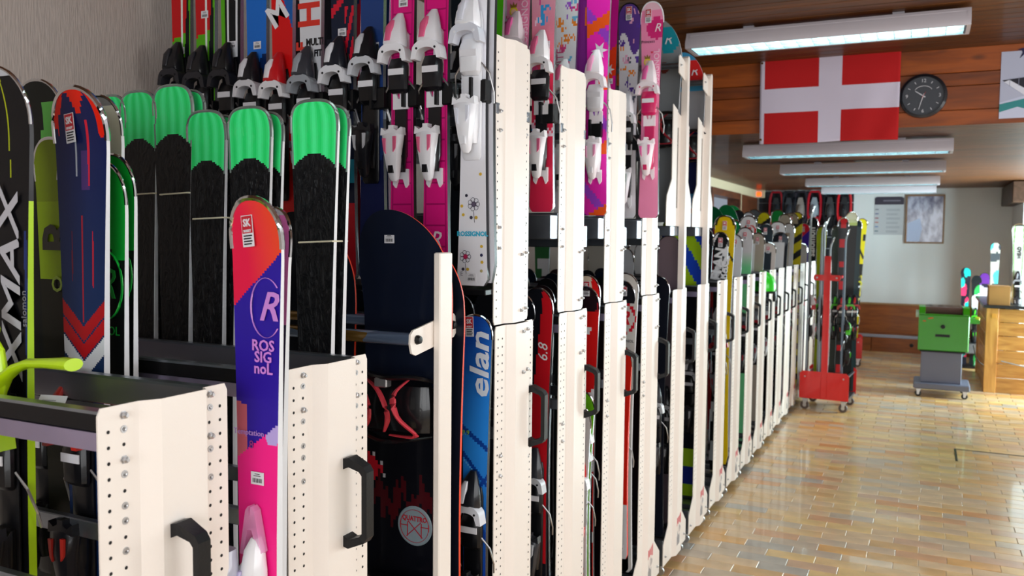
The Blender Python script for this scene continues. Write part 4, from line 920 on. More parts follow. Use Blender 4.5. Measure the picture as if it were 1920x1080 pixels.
ski('midnight blue ski, left neighbour of the two magenta skis', ux(697, 60), YU+.01, 2.95, w=(.115, .078, .1), col=shards('#1a2250', ['#24407c', '#101630'], 11, 18, .3), bind=('adult', 2.14, '#16171d', '#c8ccd4', '#0c0c10'), res=(16, 90), stick=[('barcode', .01, 2.95-2.26)], **AD)
KB = ('kid', 2.165, '#eeeef4', '#e0608a', '#15151a')
for px, l in ((757, 'left one of the two magenta children skis with white bindings'), (820, 'right one of the two magenta children skis with white bindings')):
    ski(l, ux(px, 190), YU, 2.78, w=(.098, .076, .09), col=g_pink, bind=KB, res=(18, 240), stick=[('barcode', .004 if px < 800 else -.008, 2.78-(2.375 if px < 800 else 2.395))], side=M_WALL_K, texts=[('R', .0, 1.1, .07, (PI/2, 0, 0), '#f4e8f0', dict(shear=.3))], **AD)
wx = ux(890, 200)
t = ski('white flowered children ski with white bindings beside the tall rack panel', wx, YU, 2.78, tail=1.552, w=(.1, .078, .1), col=solid('#ebebf2'), bind=('adult', 2.20, '#eef0f6', '#d8dce8', '#e6e8ee'), res=(12, 60), side=M_WALL_K, stick=[('barcode', -.006, 2.78-2.085), ('barcode', -.002, 2.78-1.575)],
        texts=[('ROSSIGNOL', .0, 2.78-1.70, .0185, (PI/2, 0, 0), '#28b4d8', dict(bold=.0007)), ('+', -.02, 2.78-2.37, .03, (PI/2, 0, 0), '#28283a', dict(bold=.001)), ('E', -.034, 2.78-1.585, .018, (PI/2, 0, 0), '#8a8a98')], tl=.07)
def flower(par, u, z, r, c, stem=True):
    D = mat('flower_ink', '#3a3448', .5); mb = MB()
    for k in range(7):
        a = 2*PI*k/7; mb.tube([(u+r*.62*math.cos(a)+r*.34*math.cos(b), -.0096, z+r*.62*math.sin(a)+r*.34*math.sin(b)) for b in [2*PI*j/10 for j in range(10)]], .0007, D, 4, True)
    mb.lathe([(.0004, -.0098), (r*.4, -.0098), (r*.42, -.009)], mat('flower_'+c.strip('#'), c, .5), 10, (u, 0, z), 'y')
    if stem:
        mb.tube([(u, -.0096, z-r), (u+.003, -.0096, z-r*2.6)], .0008, D, 4)
        for s in (-1, 1): mb.lathe([(.0004, -.0098), (r*.25, -.0098), (r*.26, -.009)], D if s < 0 else mat('leaf_gold', '#c9a83a', .5), 8, (u+s*r*.4, 0, z-r*1.9), 'y')
    mb.build('flower_print', par)
flower(t, .004, 1.785-1.552, .02, '#5a5068'); flower(t, -.022, 1.635-1.552, .019, '#c81a58')
for (u, z, c) in ((-.035, 1.78, '#d8b030'), (-.03, 1.755, '#d8b030'), (.03, 1.665, '#d8b030'), (.03, 1.64, '#2a2a50'), (.032, 1.62, '#d8b030'), (.03, 1.595, '#b8a870'), (-.02, 1.81, '#28283a'), (.025, 1.87, '#d8b030')):
    MB().lathe([(.0004, -.0098), (.005, -.0098), (.0052, -.009)], mat('dot_'+c.strip('#'), c, .5), 5, (u, 0, z-1.552), 'y').build('dot_print', t)
# second row of rack 3
for i, (px, c, s_) in enumerate(((660, ['#1a2a5c', '#c02038'], 3), (712, ['#14306a', '#6a3a8a'], 4), (610, ['#222430', '#3a3c4c'], 6), (560, ['#30202a', '#4a4c58'], 7), (920, ['#52c818', '#141a14'], 8), (868, ['#202830', '#30384a'], 9))):
    ski('ski in the rear row of the nearest tall rack, '+['purple and red', 'blue and violet', 'charcoal', 'dark maroon', 'lime green and black', 'slate'][i], at(px, 300, RY[3]+.262)[0], RY[3]+.262, 2.84-.02*i, w=(.11, .075, .1), col=shards(c[0], [c[1]], s_, 12, .45), bind=('adult', 2.13, '#26282e', '#c8ccd2', '#0e0e12'), res=(12, 60), tail=TU, guard=False)
ski('rear half of the white flowered pair, seen right of its binding', wx+.012, YU+.024, 2.76, tail=1.56, w=(.1, .078, .1), col=solid('#dfe0ea'), res=(4, 20), side=M_WALL_K, curl=1)
# rack 3 lower tier
YE = RY[3]-.035; ex_, ez = at(893, 590, YE)
t = ski('bright blue ski with tall white vertical lettering beside the orange-edged board', at(894, 700, YE)[0], YE, ez, tail=.195, w=(.1, .074, .092), col=g_elan, res=(26, 200), side=M_WALL_K, stick=[('shop', -.018, .032, -.05), ('barcode', .002, ez-.735)], tl=.06,
    bind=('adult', .845, '#16181f', '#d8dae2', '#0b0b0f'), texts=[('elan', .016, .145, .085, VERT, '#dfe6f2', dict(bold=.0018, shear=.2, sx=1.4)), ('9.9', -.03, .345, .02, (PI/2, 0, 0), '#90c020')])
for k in range(5): ski('%s added ski, lower tier of the nearest tall rack, %s from the blue one' % (['black', 'maroon', 'dark blue', 'grey', 'brown'][k], ON[k]), -1.32-.16*k, YE-.0, 1.44, tail=.195, w=(.105, .07, .09), col=solid(['#14161c', '#2a1a20', '#101c2c', '#1c1c1e', '#241418'][k]), res=(4, 16), guard=False, parts=False, group='hidden lower skis of the nearest tall rack')  # hidden skis added to block light in the lower tier

# ---------------------------------------------------------------- tall racks 4 to 6, upper tier
def kid(label, k, px, py, tip, col, w=.088, bind=('kid', 2.2, '#eeeef2', '#d8608a', '#18181c'), tail=1.777, dy=-.03, **kw):
    Y = RY[k]+dy; return ski(label, at(px, py, Y)[0], Y, tip, tail=tail, w=(w, w*.78, w*.9), col=col, bind=bind, res=(16, 90), **kw)
G4 = 2.72
kid('green and black ski squeezed beside the nearest tall panel', 4, 924, 150, 2.7, shards('#4ec81a', ['#10140f', '#c02020'], 5, 10, .4), bind=('adult', 2.2, '#e0e4ea', '#88909a', '#15151a'))
kid('white children ski with thin red script right of the nearest tall panel', 4, 948, 60, 2.68, lambda u, d, s: '#c83a5c' if abs(math.sin(u*200)+math.sin(d*70)) < .12 else '#cfcdd6')
def princess(par, z, u, k=1.):                        # small crowned doll print
    H = mat('hair_yellow', '#e8d020', .5); F = mat('skin_print', '#f4c0a0', .5); G_ = mat('crown_gold', '#8a6a20', .5); R_ = mat('heart_red', '#d8183a', .5); y = -.0098
    mb = MB(); mb.lathe([(.0004, y), (.014*k, y), (.0142*k, y+.0006)], H, 12, (u, 0, z), 'y'); mb.lathe([(.0004, y-.0006), (.009*k, y-.0006), (.0092*k, y)], F, 12, (u, 0, z-.001), 'y')
    mb.prism([(u-.01*k, z+.012*k), (u-.012*k, z+.026*k), (u-.004*k, z+.018*k), (u, z+.03*k), (u+.004*k, z+.018*k), (u+.012*k, z+.026*k), (u+.01*k, z+.012*k)], 'y', y-.0008, y, G_)
    mb.prism([(u-.004*k, z-.01*k), (u-.014*k, z-.036*k), (u+.014*k, z-.036*k), (u+.004*k, z-.01*k)], 'y', y-.0004, y+.0002, R_)
    for a, b in ((.02, .04), (.024, -.03), (-.018, -.045)): mb.prism([(u+a, z+b-.006), (u+a-.006, z+b+.001), (u+a-.003, z+b+.004), (u+a, z+b+.002), (u+a+.003, z+b+.004), (u+a+.006, z+b+.001)], 'y', y-.0004, y+.0002, R_)
    mb.build('doll_print', par)
def pinkp(label, k, px, tip, py=60):
    t = kid(label, k, px, py, tip, lambda u, d, s: '#e4b8c8' if d < .035 else ('#d82a78' if (d < .155 and not (d < .07 and u < .0) and math.hypot(u-.022, d-.11) < .045) else '#f08cb4'), w=.098, bind=('kid', 2.27, '#f4e8ee', '#e060a0', '#d01a60'), texts=[('R', .026, .11, .05, (PI/2, 0, 0), '#f8e8f0', dict(shear=.3)), ('ROSSIGNOL', .026, .29, .034, VERT, '#f6d0e0', dict(bold=.0002)), ('Princess', -.014, .165, .018, (PI/2, 0, 0), '#2a2030')], stick=[('shop', -.014, .055)], guard=M_STW, side=M_WALL_K)
    princess(t, tip-1.777-.25, -.016, 1.1); sticker(t, 'barcode', .006, -.0105, tip-1.777-.375); return t
t = pinkp('pink princess ski between the two nearest tall panels', 4, 973, 2.70)
kid('pink ski with blue bubbles left of the second tall panel', 4, 1020, 80, 2.72, spots(lambda u, d, s: blend('#e9b8d0', '#e02a50', (d-.15)/.35), ['#3aa0e0', '#f0d0e0', '#d84a90'], 22, 4, .014, (.1, .7)), w=.098, stick=[('barcode', .01, 2.72-2.33)])
kid('white ski with orange rings and Infinite lettering at the second tall panel', 5, 1063, 60, 2.70, spots('#e6e4ea', ['#f08a30', '#a05ad0', '#e0408a', '#70b8e0'], 26, 9, .016, (.08, .5)), w=.098, texts=[('INFINITE', -.022, .36, .042, VERT, '#c8467a')])
kid('purple and orange ski behind the Infinite ski', 5, 1092, 100, 2.74, shards('#8a2a90', ['#f07020', '#c81a80'], 8, 12, .5), dy=.0, w=.098, bind=None)
def g_mag(u, d, s):
    if math.sin(d*26+u*14) > .82: return '#f05a1c'
    if math.sin(d*19-u*22+2) > .9: return '#9a40c8'
    return '#e828b0'
t = kid('magenta ski with a white flower, left of the third tall panel', 5, 1122, 90, 2.80, g_mag, w=.105, bind=('kid', 2.225, '#f6f0f6', '#f0a0c8', '#e8e8ee'))
def starfl(par, z, u, r=.03): MB().prism([((r if i % 2 == 0 else r*.42)*math.cos(PI*i/6)+u, (r if i % 2 == 0 else r*.42)*math.sin(PI*i/6)+z) for i in range(12)], 'y', -.0102, -.0096, M_STW).build('flower_print', par)
starfl(t, 2.40-1.777, .008, .034)
t = kid('magenta and orange ski with a white flower, just right of its twin', 6, 1140, 90, 2.86, lambda u, d, s: '#f0401c' if math.sin(d*16+u*12+1) > .55 else '#d81a98', w=.1, dy=-.05, bind=('kid', 2.2, '#f6f0f6', '#f0a0c8', '#e8e8ee'), stick=[('barcode', .012, .49)], side=M_WALL_K); starfl(t, 2.42-1.777, .01, .026)
kid('white Infinite ski with purple tip, behind the third tall panel', 6, 1180, 100, at(1182, 8, RY[6]-.03)[1], spots(lambda u, d, s: '#5a3a8c' if d < .17+.05*math.sin(u*60) else '#dedbe2', ['#f08a30', '#5a3a9a', '#e0a0c0', '#505868'], 24, 12, .017, (.03, .6)), w=.1, texts=[('INFINITE', -.02, .5, .04, VERT, '#c8467a')], stick=[('shop', .0, .04)], guard=M_WALL_K, side=M_WALL_K, bind=('kid', 2.15, '#e8e8ee', '#99aaaa', '#18181c'))
pinkp('pink princess ski with rounded tip above the fourth tall panel', 6, 1222, at(1222, 3, RY[6]-.05)[1], 100)
# kids boards on racks 7, 8
def g_kb(c0, c1, seed):
    f = spots(lambda u, d, s: c1 if math.hypot(u-.05, d-.10) < .062 else c0, ['#7a3a30', '#a8483c'], 3, seed, .03, (.22, .34), False); return f
for k, px, py, c0, c1, l in ((7, 1247, 42, '#8a9094', '#1f93a6', 'grey children snowboard with teal disc, behind the pink princess tip'), (8, 1296, 104, '#3f98c8', '#d82a2a', 'blue children snowboard with red disc, behind the tall post')):
    Y = RY[k]+.19; X, Z = at(px, py, Y); X = min(X, -1.135-(.12 if k == 7 else .11))
    t = board(l, X, Y, Z, 2.58-1.73 if k == 99 else Z-1.77, (.24 if k == 7 else .22, .21, .22), g_kb(c0, c1, k) if k == 7 else (lambda u, d, s, f=g_kb(c0, c1, k): f(u, d, s) if d < .2 else ('#a0a2a8' if d < .42 else shards('#1c2458', ['#e8a020', '#c82030', '#3aa0e0'], 4, 16, .3)(u, d, s))), M_WALL_W, texts=[('R', .055, .10, .07, (PI/2, 0, 0), '#e8e8ee', dict(shear=.3))], stick=[('shop', .0, .07)])
    board_binding(t, (Z-1.77)*.45, 0)
    for q in t.children: q['x'] = 0
# ---------------------------------------------------------------- lower tiers that show between the panels
def low(label, k, px, py, tip, col, w=.105, tail=.195, dy=-.032, ang=0, **kw):
    Y = RY[k]+dy; kw.setdefault('bind', ('adult', .8, '#2a2c32', '#c8ccd2', '#101014')); kw.setdefault('res', (14, 90))
    return ski(label, min(at(px, py, Y)[0], -1.122-w*.45), Y, tip, tail=tail, w=(w, w*.72, w*.9), col=col, **kw)
low('black and red ski with white 6.8 lettering between the first two tall panels', 4, 1024, 800, 1.52, lambda u, d, s: '#c01420' if u > .0-.1*(d-.2) and d < .95 else ('#d0d4d8' if d > .95 and math.sin(d*90) > -.3 and abs(u) < .02 else '#12141c'), texts=[('AR', -.03, .14, .05, VERT, '#d8dae0'), ('6.8', .022, .22, .05, VERT, '#e4e6ea', dict(shear=.3))], side=M_WALL_K)
low('dark ski behind the nearest tall panel in the lower tier', 4, 975, 800, 1.5, solid('#14161e'), side=M_WALL_K, bind=('adult', .75, '#8a8c92', '#d8d8de', '#15151a'))
low('red ski with white swirls between the second and third tall panels', 5, 1128, 620, 1.545, lambda u, d, s: '#d8c8b4' if d < .09 and u < .02 else ('#e8e8ec' if abs(math.sin(d*11+u*12+.8)) < .24 and d > .2 else '#d81818'), bind=('adult', .87, '#d01820', '#e8e8ec', '#0e0e12'), stick=[('shop', .0, .05)])
low('dark ski with racing bindings left of the red swirl ski', 5, 1098, 700, 1.5, shards('#22121a', ['#a01828'], 3, 20, .3), side=M_WALL_K)
low('lime green ski tail at the bottom between second and third tall panels', 5, 1112, 1000, 1.1, solid('#6cc01c'), dy=-.075, w=.1, bind=('adult', .7, '#c81c24', '#e8e8ec', '#101014'), res=(6, 40))
low('white ski with red REDSTER lettering beside the lime green tail', 5, 1125, 1000, 1.05, solid('#d4d0d0'), dy=-.11, w=.08, bind=None, texts=[('redster', .0, .72, .07, VERT, '#b81828', dict(bold=.001))], res=(6, 40))
low('white ski with red circle emblem between the third and fourth tall panels', 6, 1190, 540, 1.535, lambda u, d, s: '#c8182c' if abs(math.hypot(u, (d-.2)*.8)-.05) < .004 else '#cfccc8', texts=[('R', .0, .2, .085, (PI/2, 0, 0), '#d01c2c', dict(shear=.3, bold=.002)), ('ROSSIGNOL', .0, .3, .018, (PI/2, 0, 0), '#2a2a30')], side=M_WALL_W, bind=None, stick=[('shop', .0, .07)], w=.125)
low('vivid red ski seen edge-on between the third and fourth tall panels', 6, 1196, 800, 1.22, lambda u, d, s: '#e02010' if d < .7 else '#d8dade', dy=-.1, w=.07, tail=.28, side=mat('vivid_red_side', '#f02810', .3), bind=None, res=(6, 50), stick=[('barcode', .0, .89)])
low('dark ski behind the third tall panel in the lower tier', 6, 1165, 800, 1.5, solid('#1a1a20'), side=M_WALL_K)
low('blue and yellow racing ski behind the flared rack plate', 7, 1270, 500, 1.80, lambda u, d, s: '#14181e' if d > .45 else '#1a4ad0' if math.sin(d*30+u*30) > 0 else '#a8d420', w=.12, dy=.25, bind=None)
low('grey-violet ski in front of the blue and yellow one', 7, 1274, 500, 1.70, solid('#7a6a72'), dy=.17, w=.12, bind=('adult', .75, '#26262c', '#c8c8ce', '#101014'))
low('blue and lime ski between the two flared racks', 8, 1305, 500, 1.83, lambda u, d, s: ('#1a2a8c' if math.sin(d*30) > 0 else '#a8d41c') if d > 1.35 else '#0f1320' if d > .48 else '#1a48cc' if math.sin(d*26-u*40) > 0 else '#a8d41c', w=.13, dy=.18, bind=('adult', .85, '#26262c', '#c8c8ce', '#101014'))
low('blue and yellow ski behind the farther flared rack', 8, 1325, 900, 1.70, lambda u, d, s: '#1a40c8' if math.sin(d*30+u*40) > 0 else '#b4e41c', w=.1, dy=.29, bind=None)
low('dark blue ski in the lower tier left of the flared racks', 7, 1240, 800, 1.5, solid('#101420'), side=M_WALL_K)

DK = ['#14161c', '#2a1a20', '#101c2c', '#1c1c1e', '#241418', '#1a2420', '#20222a']; DN = ['black', 'maroon', 'navy', 'charcoal', 'brown', 'dark green', 'slate']
for k in (3, 4, 5, 6, 7, 8):  # dark skis added to block light between the tall racks
    for j in range(6): ski('%s added ski, rear lower row of the %s tall rack, %s from aisle' % (DN[(k*3+j) % 7], ON[k-3], ON[j]), -1.20-.19*j, RY[k]+.30, 1.44+.03*((k+j*2) % 3), tail=.195, w=(.11, .075, .1), col=solid(DK[(k*3+j) % 7]), res=(6, 16), guard=False, parts=False, group='added rear lower skis of the tall racks')
    for j in range(5 if k > 3 else 0): ski('%s added ski, front lower row of the %s tall rack, %s from aisle' % (DN[(k*5+j) % 7], ON[k-3], ON[j+1]), -1.36-.19*j, RY[k]-.03, 1.5, tail=.195, w=(.11, .075, .1), col=solid(DK[(k*5+j) % 7]), res=(6, 16), guard=False, parts=False, group='added front lower skis of the tall racks')
# ---------------------------------------------------------------- low racks beyond: tips standing above the panels
FAR = [(1360, 405, 41, 10, 'yel', 'yellow ski with dark chevrons, tallest just past the flared racks'), (1352, 436, 27, 9, 'elan', 'black and white ski with ELAN lettering in front of the yellow one'),
       (1379, 440, 26, 11, '#c8ccd2', 'plain white ski right of the yellow ski'), (1398, 427, 27, 11, 'wg', 'white ski fading to green, behind the white boots'), (1404, 405, 28, 13, 'ros', 'white ski with red circle emblem above the white green ski'),
       (1421, 437, 25, 12, '#a89e92', 'silver-beige ski left of the small black one'), (1436, 420, 25, 13, '#2a343c', 'slate ski with chrome tip between beige and white tips'), (1441, 455, 27, 12, 'pw', 'pinkish white flowered ski in the low racks'),
       (1459, 416, 28, 14, '#dfe3e8', 'white ski with chrome tip, behind the black and blue one'), (1464, 436, 30, 13, 'bb', 'black ski with two blue dots among the low racks'), (1480, 419, 18, 15, '#b8bcc0', 'light grey ski right of the black and blue one'),
       (1484, 400, 24, 16, '#8d8672', 'khaki ski with chrome tip below the dark snowshoes'), (1507, 419, 24, 16, 'rp', 'red and purple ski left of the tall silver skis'), (1504, 457, 18, 15, '#b8b4b0', 'small pale ski in front of the red and purple one'),
       (1459, 394, 22, 17, '#178a3c', 'small green ski tip in the middle of the farthest rows'), (1376, 412, 24, 12, '#128a48', 'green ski tip hidden behind the yellow ski'), (1433, 398, 22, 15, 'yk', 'yellow and black ski tip above the slate one'),
       (1495, 398, 20, 17, 'yk', 'yellow and black ski tip right of the khaki one'), (1524, 408, 18, 17, 'sal', 'black ski with white vertical lettering beside the red trolley'), (1415, 393, 22, 15, '#50565a', 'dark grey chrome-tipped ski near the doorway'),
       (1385, 395, 22, 14, '#22262a', 'black ski tip near the wood-framed opening'), (1472, 402, 20, 16, '#9a9486', 'beige ski tip right of the small green one'), (1404, 398, 20, 15, '#c8ccd4', 'white and red ski tip near the opening')]
def farcol(c):
    if c == 'yel': return lambda u, d, s: '#2a2a14' if (abs(d-.2-abs(u)*1.6) < .012 or (abs(s) > .8 and d < .06)) else '#d8b80c'
    if c == 'elan': return lambda u, d, s: '#14161a' if math.sin(d*22+u*46) > -.3 else '#d8dade'
    if c == 'wg': return lambda u, d, s: blend('#c8c8cc', '#6cc88a', (d-.18)/.12)
    if c == 'ros': return lambda u, d, s: '#c81a20' if abs(math.hypot(u-.01, d-.12)-.045) < .007 or (abs(u) < .025 and .09 < d < .115) else '#d4d6da'
    if c == 'pw': return spots('#c8beba', ['#b06a90', '#8a8a8c', '#d8a0a8'], 14, 3, .014, (.05, .5))
    if c == 'bb': return lambda u, d, s: '#2a70d8' if math.hypot(u+.015, (d-.22)) < .012 or math.hypot(u+.015, d-.26) < .012 else ('#1a1f28' if math.sin(d*14+u*20) < .6 else '#59626e')
    if c == 'rp': return lambda u, d, s: '#d01a34' if d < .14-u else '#3a1c9a'
    if c == 'yk': return lambda u, d, s: '#b8b014' if math.sin(d*40+u*30) > -.2 else '#16181a'
    if c == 'sal': return solid('#101418')
    return solid(c)
for px, py, wpx, k, c, l in FAR:
    Y = RY[k]+(.29 if c == 'elan' else -.032); X, Z = at(px, py, Y)
    while c not in ('yel', 'elan') and X > -1.118-.5*wpx*(X*CW.x+Y*CW.y)/CAM_F*.5 and k < 20: k += 1; Y = RY[k]-.032; X, Z = at(px, py, Y)
    dep = X*CW.x+Y*CW.y; w_ = min(.135, max(.085, wpx*dep/CAM_F/.95))
    tx = [('ELAN', -.01, .2, .085, (PI/2, -PI/2+.15, 0), '#e0e2e6', dict(bold=.003)), ('RACE', .03, .22, .06, (PI/2, -PI/2+.15, 0), '#e0e2e6', dict(bold=.003))] if c == 'elan' else ([('salomon', .0, .28, .1, VERT, '#dfe3e6', dict(bold=.002))] if c == 'sal' else ())
    ski(l, X, Y, Z, tail=.195, w=(w_, w_*.72, w_*.88), col=farcol(c), res=(16, 60), vis=.5, bind=('adult', .95, random.choice(['#d8dae0', '#2a2c32', '#8a8c94']), '#b02030', '#131318') if px != 1379 else None, stick=[('shop', .0, .06)] if wpx > 22 and c not in ('sal',) else (), texts=tx, gr=.006, guard=M_CHROME)
CO = ['#1c2026', '#c8ccd2', '#2a6a3a', '#8a1c24', '#d8dade', '#26304a', '#55585e', '#101216', '#a8a49a', '#2a2c30']
n_ = 0
for k in range(9, 21):
    for j in range(6):
        X = -1.30-j*.19; tip = 1.60+((k*7+j*5) % 9)*.022
        if any(f[3] == k and abs(at(f[0], f[1], RY[k])[0]-X) < .09 for f in FAR): continue
        ski('%s patterned ski on the %s low rack, %s from the aisle' % (CN[(k*3+j*7) % 10], ON[k-9], ON[j+1]), X, RY[k]-.03, tip, tail=.195, w=(.112, .075, .1), col=shards(CO[(k*3+j*7) % 10], [CO[(k+j*3) % 10]], k*7+j, 12, .35), res=(6, 22), guard=M_CHROME if k < 16 else False, group='skis packed deep in the low racks', gr=.005, parts=k < 16)
# green round-tipped boards by the opening
for i, (px, py, k) in enumerate(((1342, 388, 13), (1367, 385, 13), (1378, 386, 14))):
    Y = RY[k]+.30; X, Z = at(px, py, Y); board(['dark green rounded snowboard tip at the left, by the flared plate', 'dark green rounded snowboard tip under the opening', 'bright green snowboard tip just behind the dark green one'][i], X, Y-.04, Z, Z-.13, (.2, .18, .2), solid(['#0f5a34', '#10703c', '#1c9a50'][i]), M_WALL_W, res=(10, 20))
# helmet and boots tucked among the low racks
def helmet(label, x, y, z, c, r=.11):
    t = thing('helmet', label, 'helmet', (x, y, z))
    MB().lathe([(r*.93, 0), (r, .03), (r*.98, .07), (r*.82, .12), (r*.5, .155), (r*.15, .17)], mat('helmet_'+c.strip('#'), c, .3, coat=.5), 24).build('shell', t, smooth=True)
    MB().lathe([(r*.95, -.006), (r*1.02, .006), (r*.95, .014)], M_BLACK, 24).build('rim', t, smooth=True)
    for s in (-1, 1): MB().loft([(-.07, s*r*.9, .012, -.03, .03), (-.03, s*r*.92, .016, -.045, .045), (.01, s*r*.92, .012, -.04, .04)], M_BLACK).build('ear_pad', t, smooth=True)
    for k in range(3): MB().box(-.02+k*.015, -.014+k*.015, -r*.99, -r*.8, .05, .08, M_BLACK).build('vent', t)
Yh = RY[12]+.34; X, Z = at(1428, 560, Yh); helmet('neon green helmet hanging between the low racks', X, Yh, 1.26, '#28e020')
for yy, x in ((RY[12]+.34, 0),):
    q = thing('shelf_bar', 'white steel shelf bar bridging two low racks under the green helmet', 'shelf', (-2.3, yy, 1.235))
    for s in (-.12, .12): MB().bbox(0, 1.17, s-.01, s+.01, 0, .018, M_WHITE, .002).build('bar', q)
    for s in (.1, .5, .9, 1.1): MB().bbox(s, s+.012, -.13, .13, -.006, 0, M_WHITE, .001).build('cross_bar', q)
# ---------------------------------------------------------------- red ski trolleys
def caster(par, x, y, r=.042, m=None):
    t = MB(); t.lathe([(r*.4, -.014), (r*.9, -.014), (r, -.008), (r, .008), (r*.9, .014), (r*.4, .014)], m or mat('caster_tyre', '#5a4a44', .5), 18, (0, 0, r), 'y'); t.lathe([(.001, -.016), (r*.42, -.016), (r*.42, .016), (.001, .016)], M_BOLT, 12, (0, 0, r), 'y')
    t.prism([(-.02, r*2+.02), (.03, r*2+.02), (.008, r-.005), (-.008, r-.005)], 'y', -.022, -.018, M_BOLT); t.prism([(-.02, r*2+.02), (.03, r*2+.02), (.008, r-.005), (-.008, r-.005)], 'y', .018, .022, M_BOLT); t.box(-.025, .035, -.025, .025, r*2+.018, r*2+.026, M_BOLT)
    return t.build('caster', par, (x, y, 0), True)
M_TR = mat('trolley_red', '#e01818', .35, coat=.3)
def trolley(label, x, y, rz, w=.46, d=.5):
    t = thing('ski_trolley', label, 'trolley', (x, y, 0), (0, 0, rz))
    def pl(): return [(0, .115), (w, .115), (w, .36), (w-.025, .385), (.025, .385), (0, .36)]
    for n, yy in (('front_plate', 0), ('rear_plate', d)): MB().prism(pl(), 'y', yy, yy+.006, M_TR).build(n, t)
    for yy in (-.008, d+.006): 
        MB().bbox(w/2-.03, w/2+.03, yy, yy+.012, .12, 1.52, M_TR, .004).build('post', t)
        c = MB(); zc = 1.31; c.prism([(w/2-.115, zc-.028), (w/2-.125, zc-.01), (w/2-.125, zc+.01), (w/2-.115, zc+.028), (w/2+.115, zc+.028), (w/2+.125, zc+.01), (w/2+.125, zc-.01), (w/2+.115, zc-.028)], 'y', yy-.01, yy, M_TR); c.build('cross_piece', t)
        for s in (-1, 1): MB().lathe([(.009, 0), (.009, -.004), (.006, -.006)], M_BOLT, 8, axis='y').build('bolt', t, (w/2+s*.09, yy-.01, zc))
    for s in (-1, 1): MB().cyl((w/2+s*.09, .0, 1.31), (w/2+s*.09, d, 1.31), .014, M_TR, 12).build('arm_tube', t, smooth=True)
    MB().bbox(.01, w-.01, .006, d, .12, .135, mat('trolley_floor', '#3a3c40', .5, .5), .002).build('floor_plate', t)
    for xx in (.03, w-.03, w/2-.04, w/2+.04): MB().bbox(xx-.012, xx+.012, .006, d, .33 if xx in (.03, w-.03) else .3, .345 if xx in (.03, w-.03) else .315, M_STEEL, .002).build('side_bar', t)
    for s in ((.05, .33), (w-.05, .33)): MB().lathe([(.008, 0), (.008, -.003), (.005, -.005)], M_BOLT, 8, axis='y').build('bolt', t, (s[0], 0, s[1]))
    for xx, yy in ((.05, .03), (w-.05, .03), (.05, d-.03), (w-.05, d-.03)): caster(t, xx, yy)
    return t
TX, TY = -1.055, 8.80
trolley('red ski trolley standing in the aisle at the end of the racks', TX, TY, math.radians(-4))
trolley('second red ski trolley half hidden behind the first', -1.17, 12.0, math.radians(3), .5)
def side(label, x, y, tip, col, lean=0, w=.1, edge=None, b=None, curl=-1, tail=.14, g='skis in the red trolley', fl=1, **k):
    L_ = tip-tail; return ski(label, x, y, tip, L=L_, w=(w, w*.7, w*.9), col=col, res=(6, 40), rot=(lean, 0, fl*PI/2), side=edge or M_EDGE, curl=curl, tl=.09, bind=b, thick=.02, gr=.005, **k)
SB = ('adult', .95, '#d8dade', '#c01c28', '#2a2c30')
ski_sv = [(1527, 386, 9.0, '#9aa0a6', -1.9, 'tallest silver ski in the red trolley, tip curling right', SB), (1548, 415, 9.05, '#8e9296', -1.6, 'grey ski with bent tip, left of the red post', ('adult', .95, '#cfd2d8', '#c01c28', '#303238')), (1553, 408, 9.12, '#a8acb0', -2.0, 'silver ski with curled tip right behind the red post', None), (1563, 445, 8.93, '#9a9ea4', -1.8, 'shorter silver ski with curled tip right of the red post', None)]
for i, (px, py, y, c, cu, l, b) in enumerate(ski_sv):
    X, Z = at(px, py, y); X = at(px-8, py+80, y)[0]; side(l, X, y, Z, solid(c), edge=mat('grey_side', '#7d858c', .3, .5), curl=cu, b=b, fl=1)
Y = 8.95; X, Z = at(1584, 430, Y); t = side('grey and lime striped ski at the right of the red trolley', at(1582, 560, Y)[0], Y, Z, solid('#5a6068'), edge=mat('slate_side', '#5f7080', .3, .4), curl=-1.6, b=('adult', .72, '#22252a', '#50d020', '#15151a'))
MB().bbox(-.0105, .0105, -.02, .0, .0, .95, mat('pale_lime', '#b8d890', .4), .002).build('lime_stripe', t, (.035, .012, .0))
for px, py, y, c, l, w_ in ((1541, 425, 9.2, '#b8c420', 'lime yellow ski deep in the red trolley', .1), (1569, 424, 9.25, '#48504a', 'grey-green ski at the rear of the red trolley', .095), (1597, 398, 9.24, 'wk', 'black ski with white tip in the red trolley', .115), (1582, 408, 9.16, 'rd', 'dark ski with red dots in the red trolley', .1), (1610, 412, 9.27, '#14343c', 'dark teal ski behind the black one with white tip', .1)):
    X, Z = at(px, py, y); X = max(-1.03, min(-.61, X-.0))
    col = (lambda u, d, s: blend('#e8f0d8', '#b0d020', (d-.06)/.08) if d < .14 else '#08090b') if c == 'wk' else ((lambda u, d, s: '#d01c28' if math.sin(d*30) > .4 and abs(u) < .03 else '#2a2c32') if c == 'rd' else solid(c))
    ski(l, X, y, Z, tail=.14, w=(w_, w_*.7, w_*.9), col=col, res=(8, 60), rot=(0, 0, math.radians(18)), bind=('adult', .95, '#1c1e24', random.choice(['#50d020', '#c01c28']), '#121216'), side=M_EDGE, gr=.006)
Y = 12.2; X, Z = at(1617, 410, Y); XT = at(1597, 690, Y)[0]
ski('yellow and black ski leaning right behind the first trolley', XT, Y, Z, tail=.14, w=(.13, .09, .12), col=lambda u, d, s: '#1a1a14' if (.2 < d < .3 and abs(u) > .02) or (abs(d-.42-u*2) < .03) or d > .6 and math.sin(d*12) > .4 else '#c8b80c', res=(10, 80), rot=(0, math.atan2(X-XT, Z-.14), math.radians(12)), bind=('adult', 1.05, '#1a1c1e', '#c8c020', '#101012'), gr=.007)
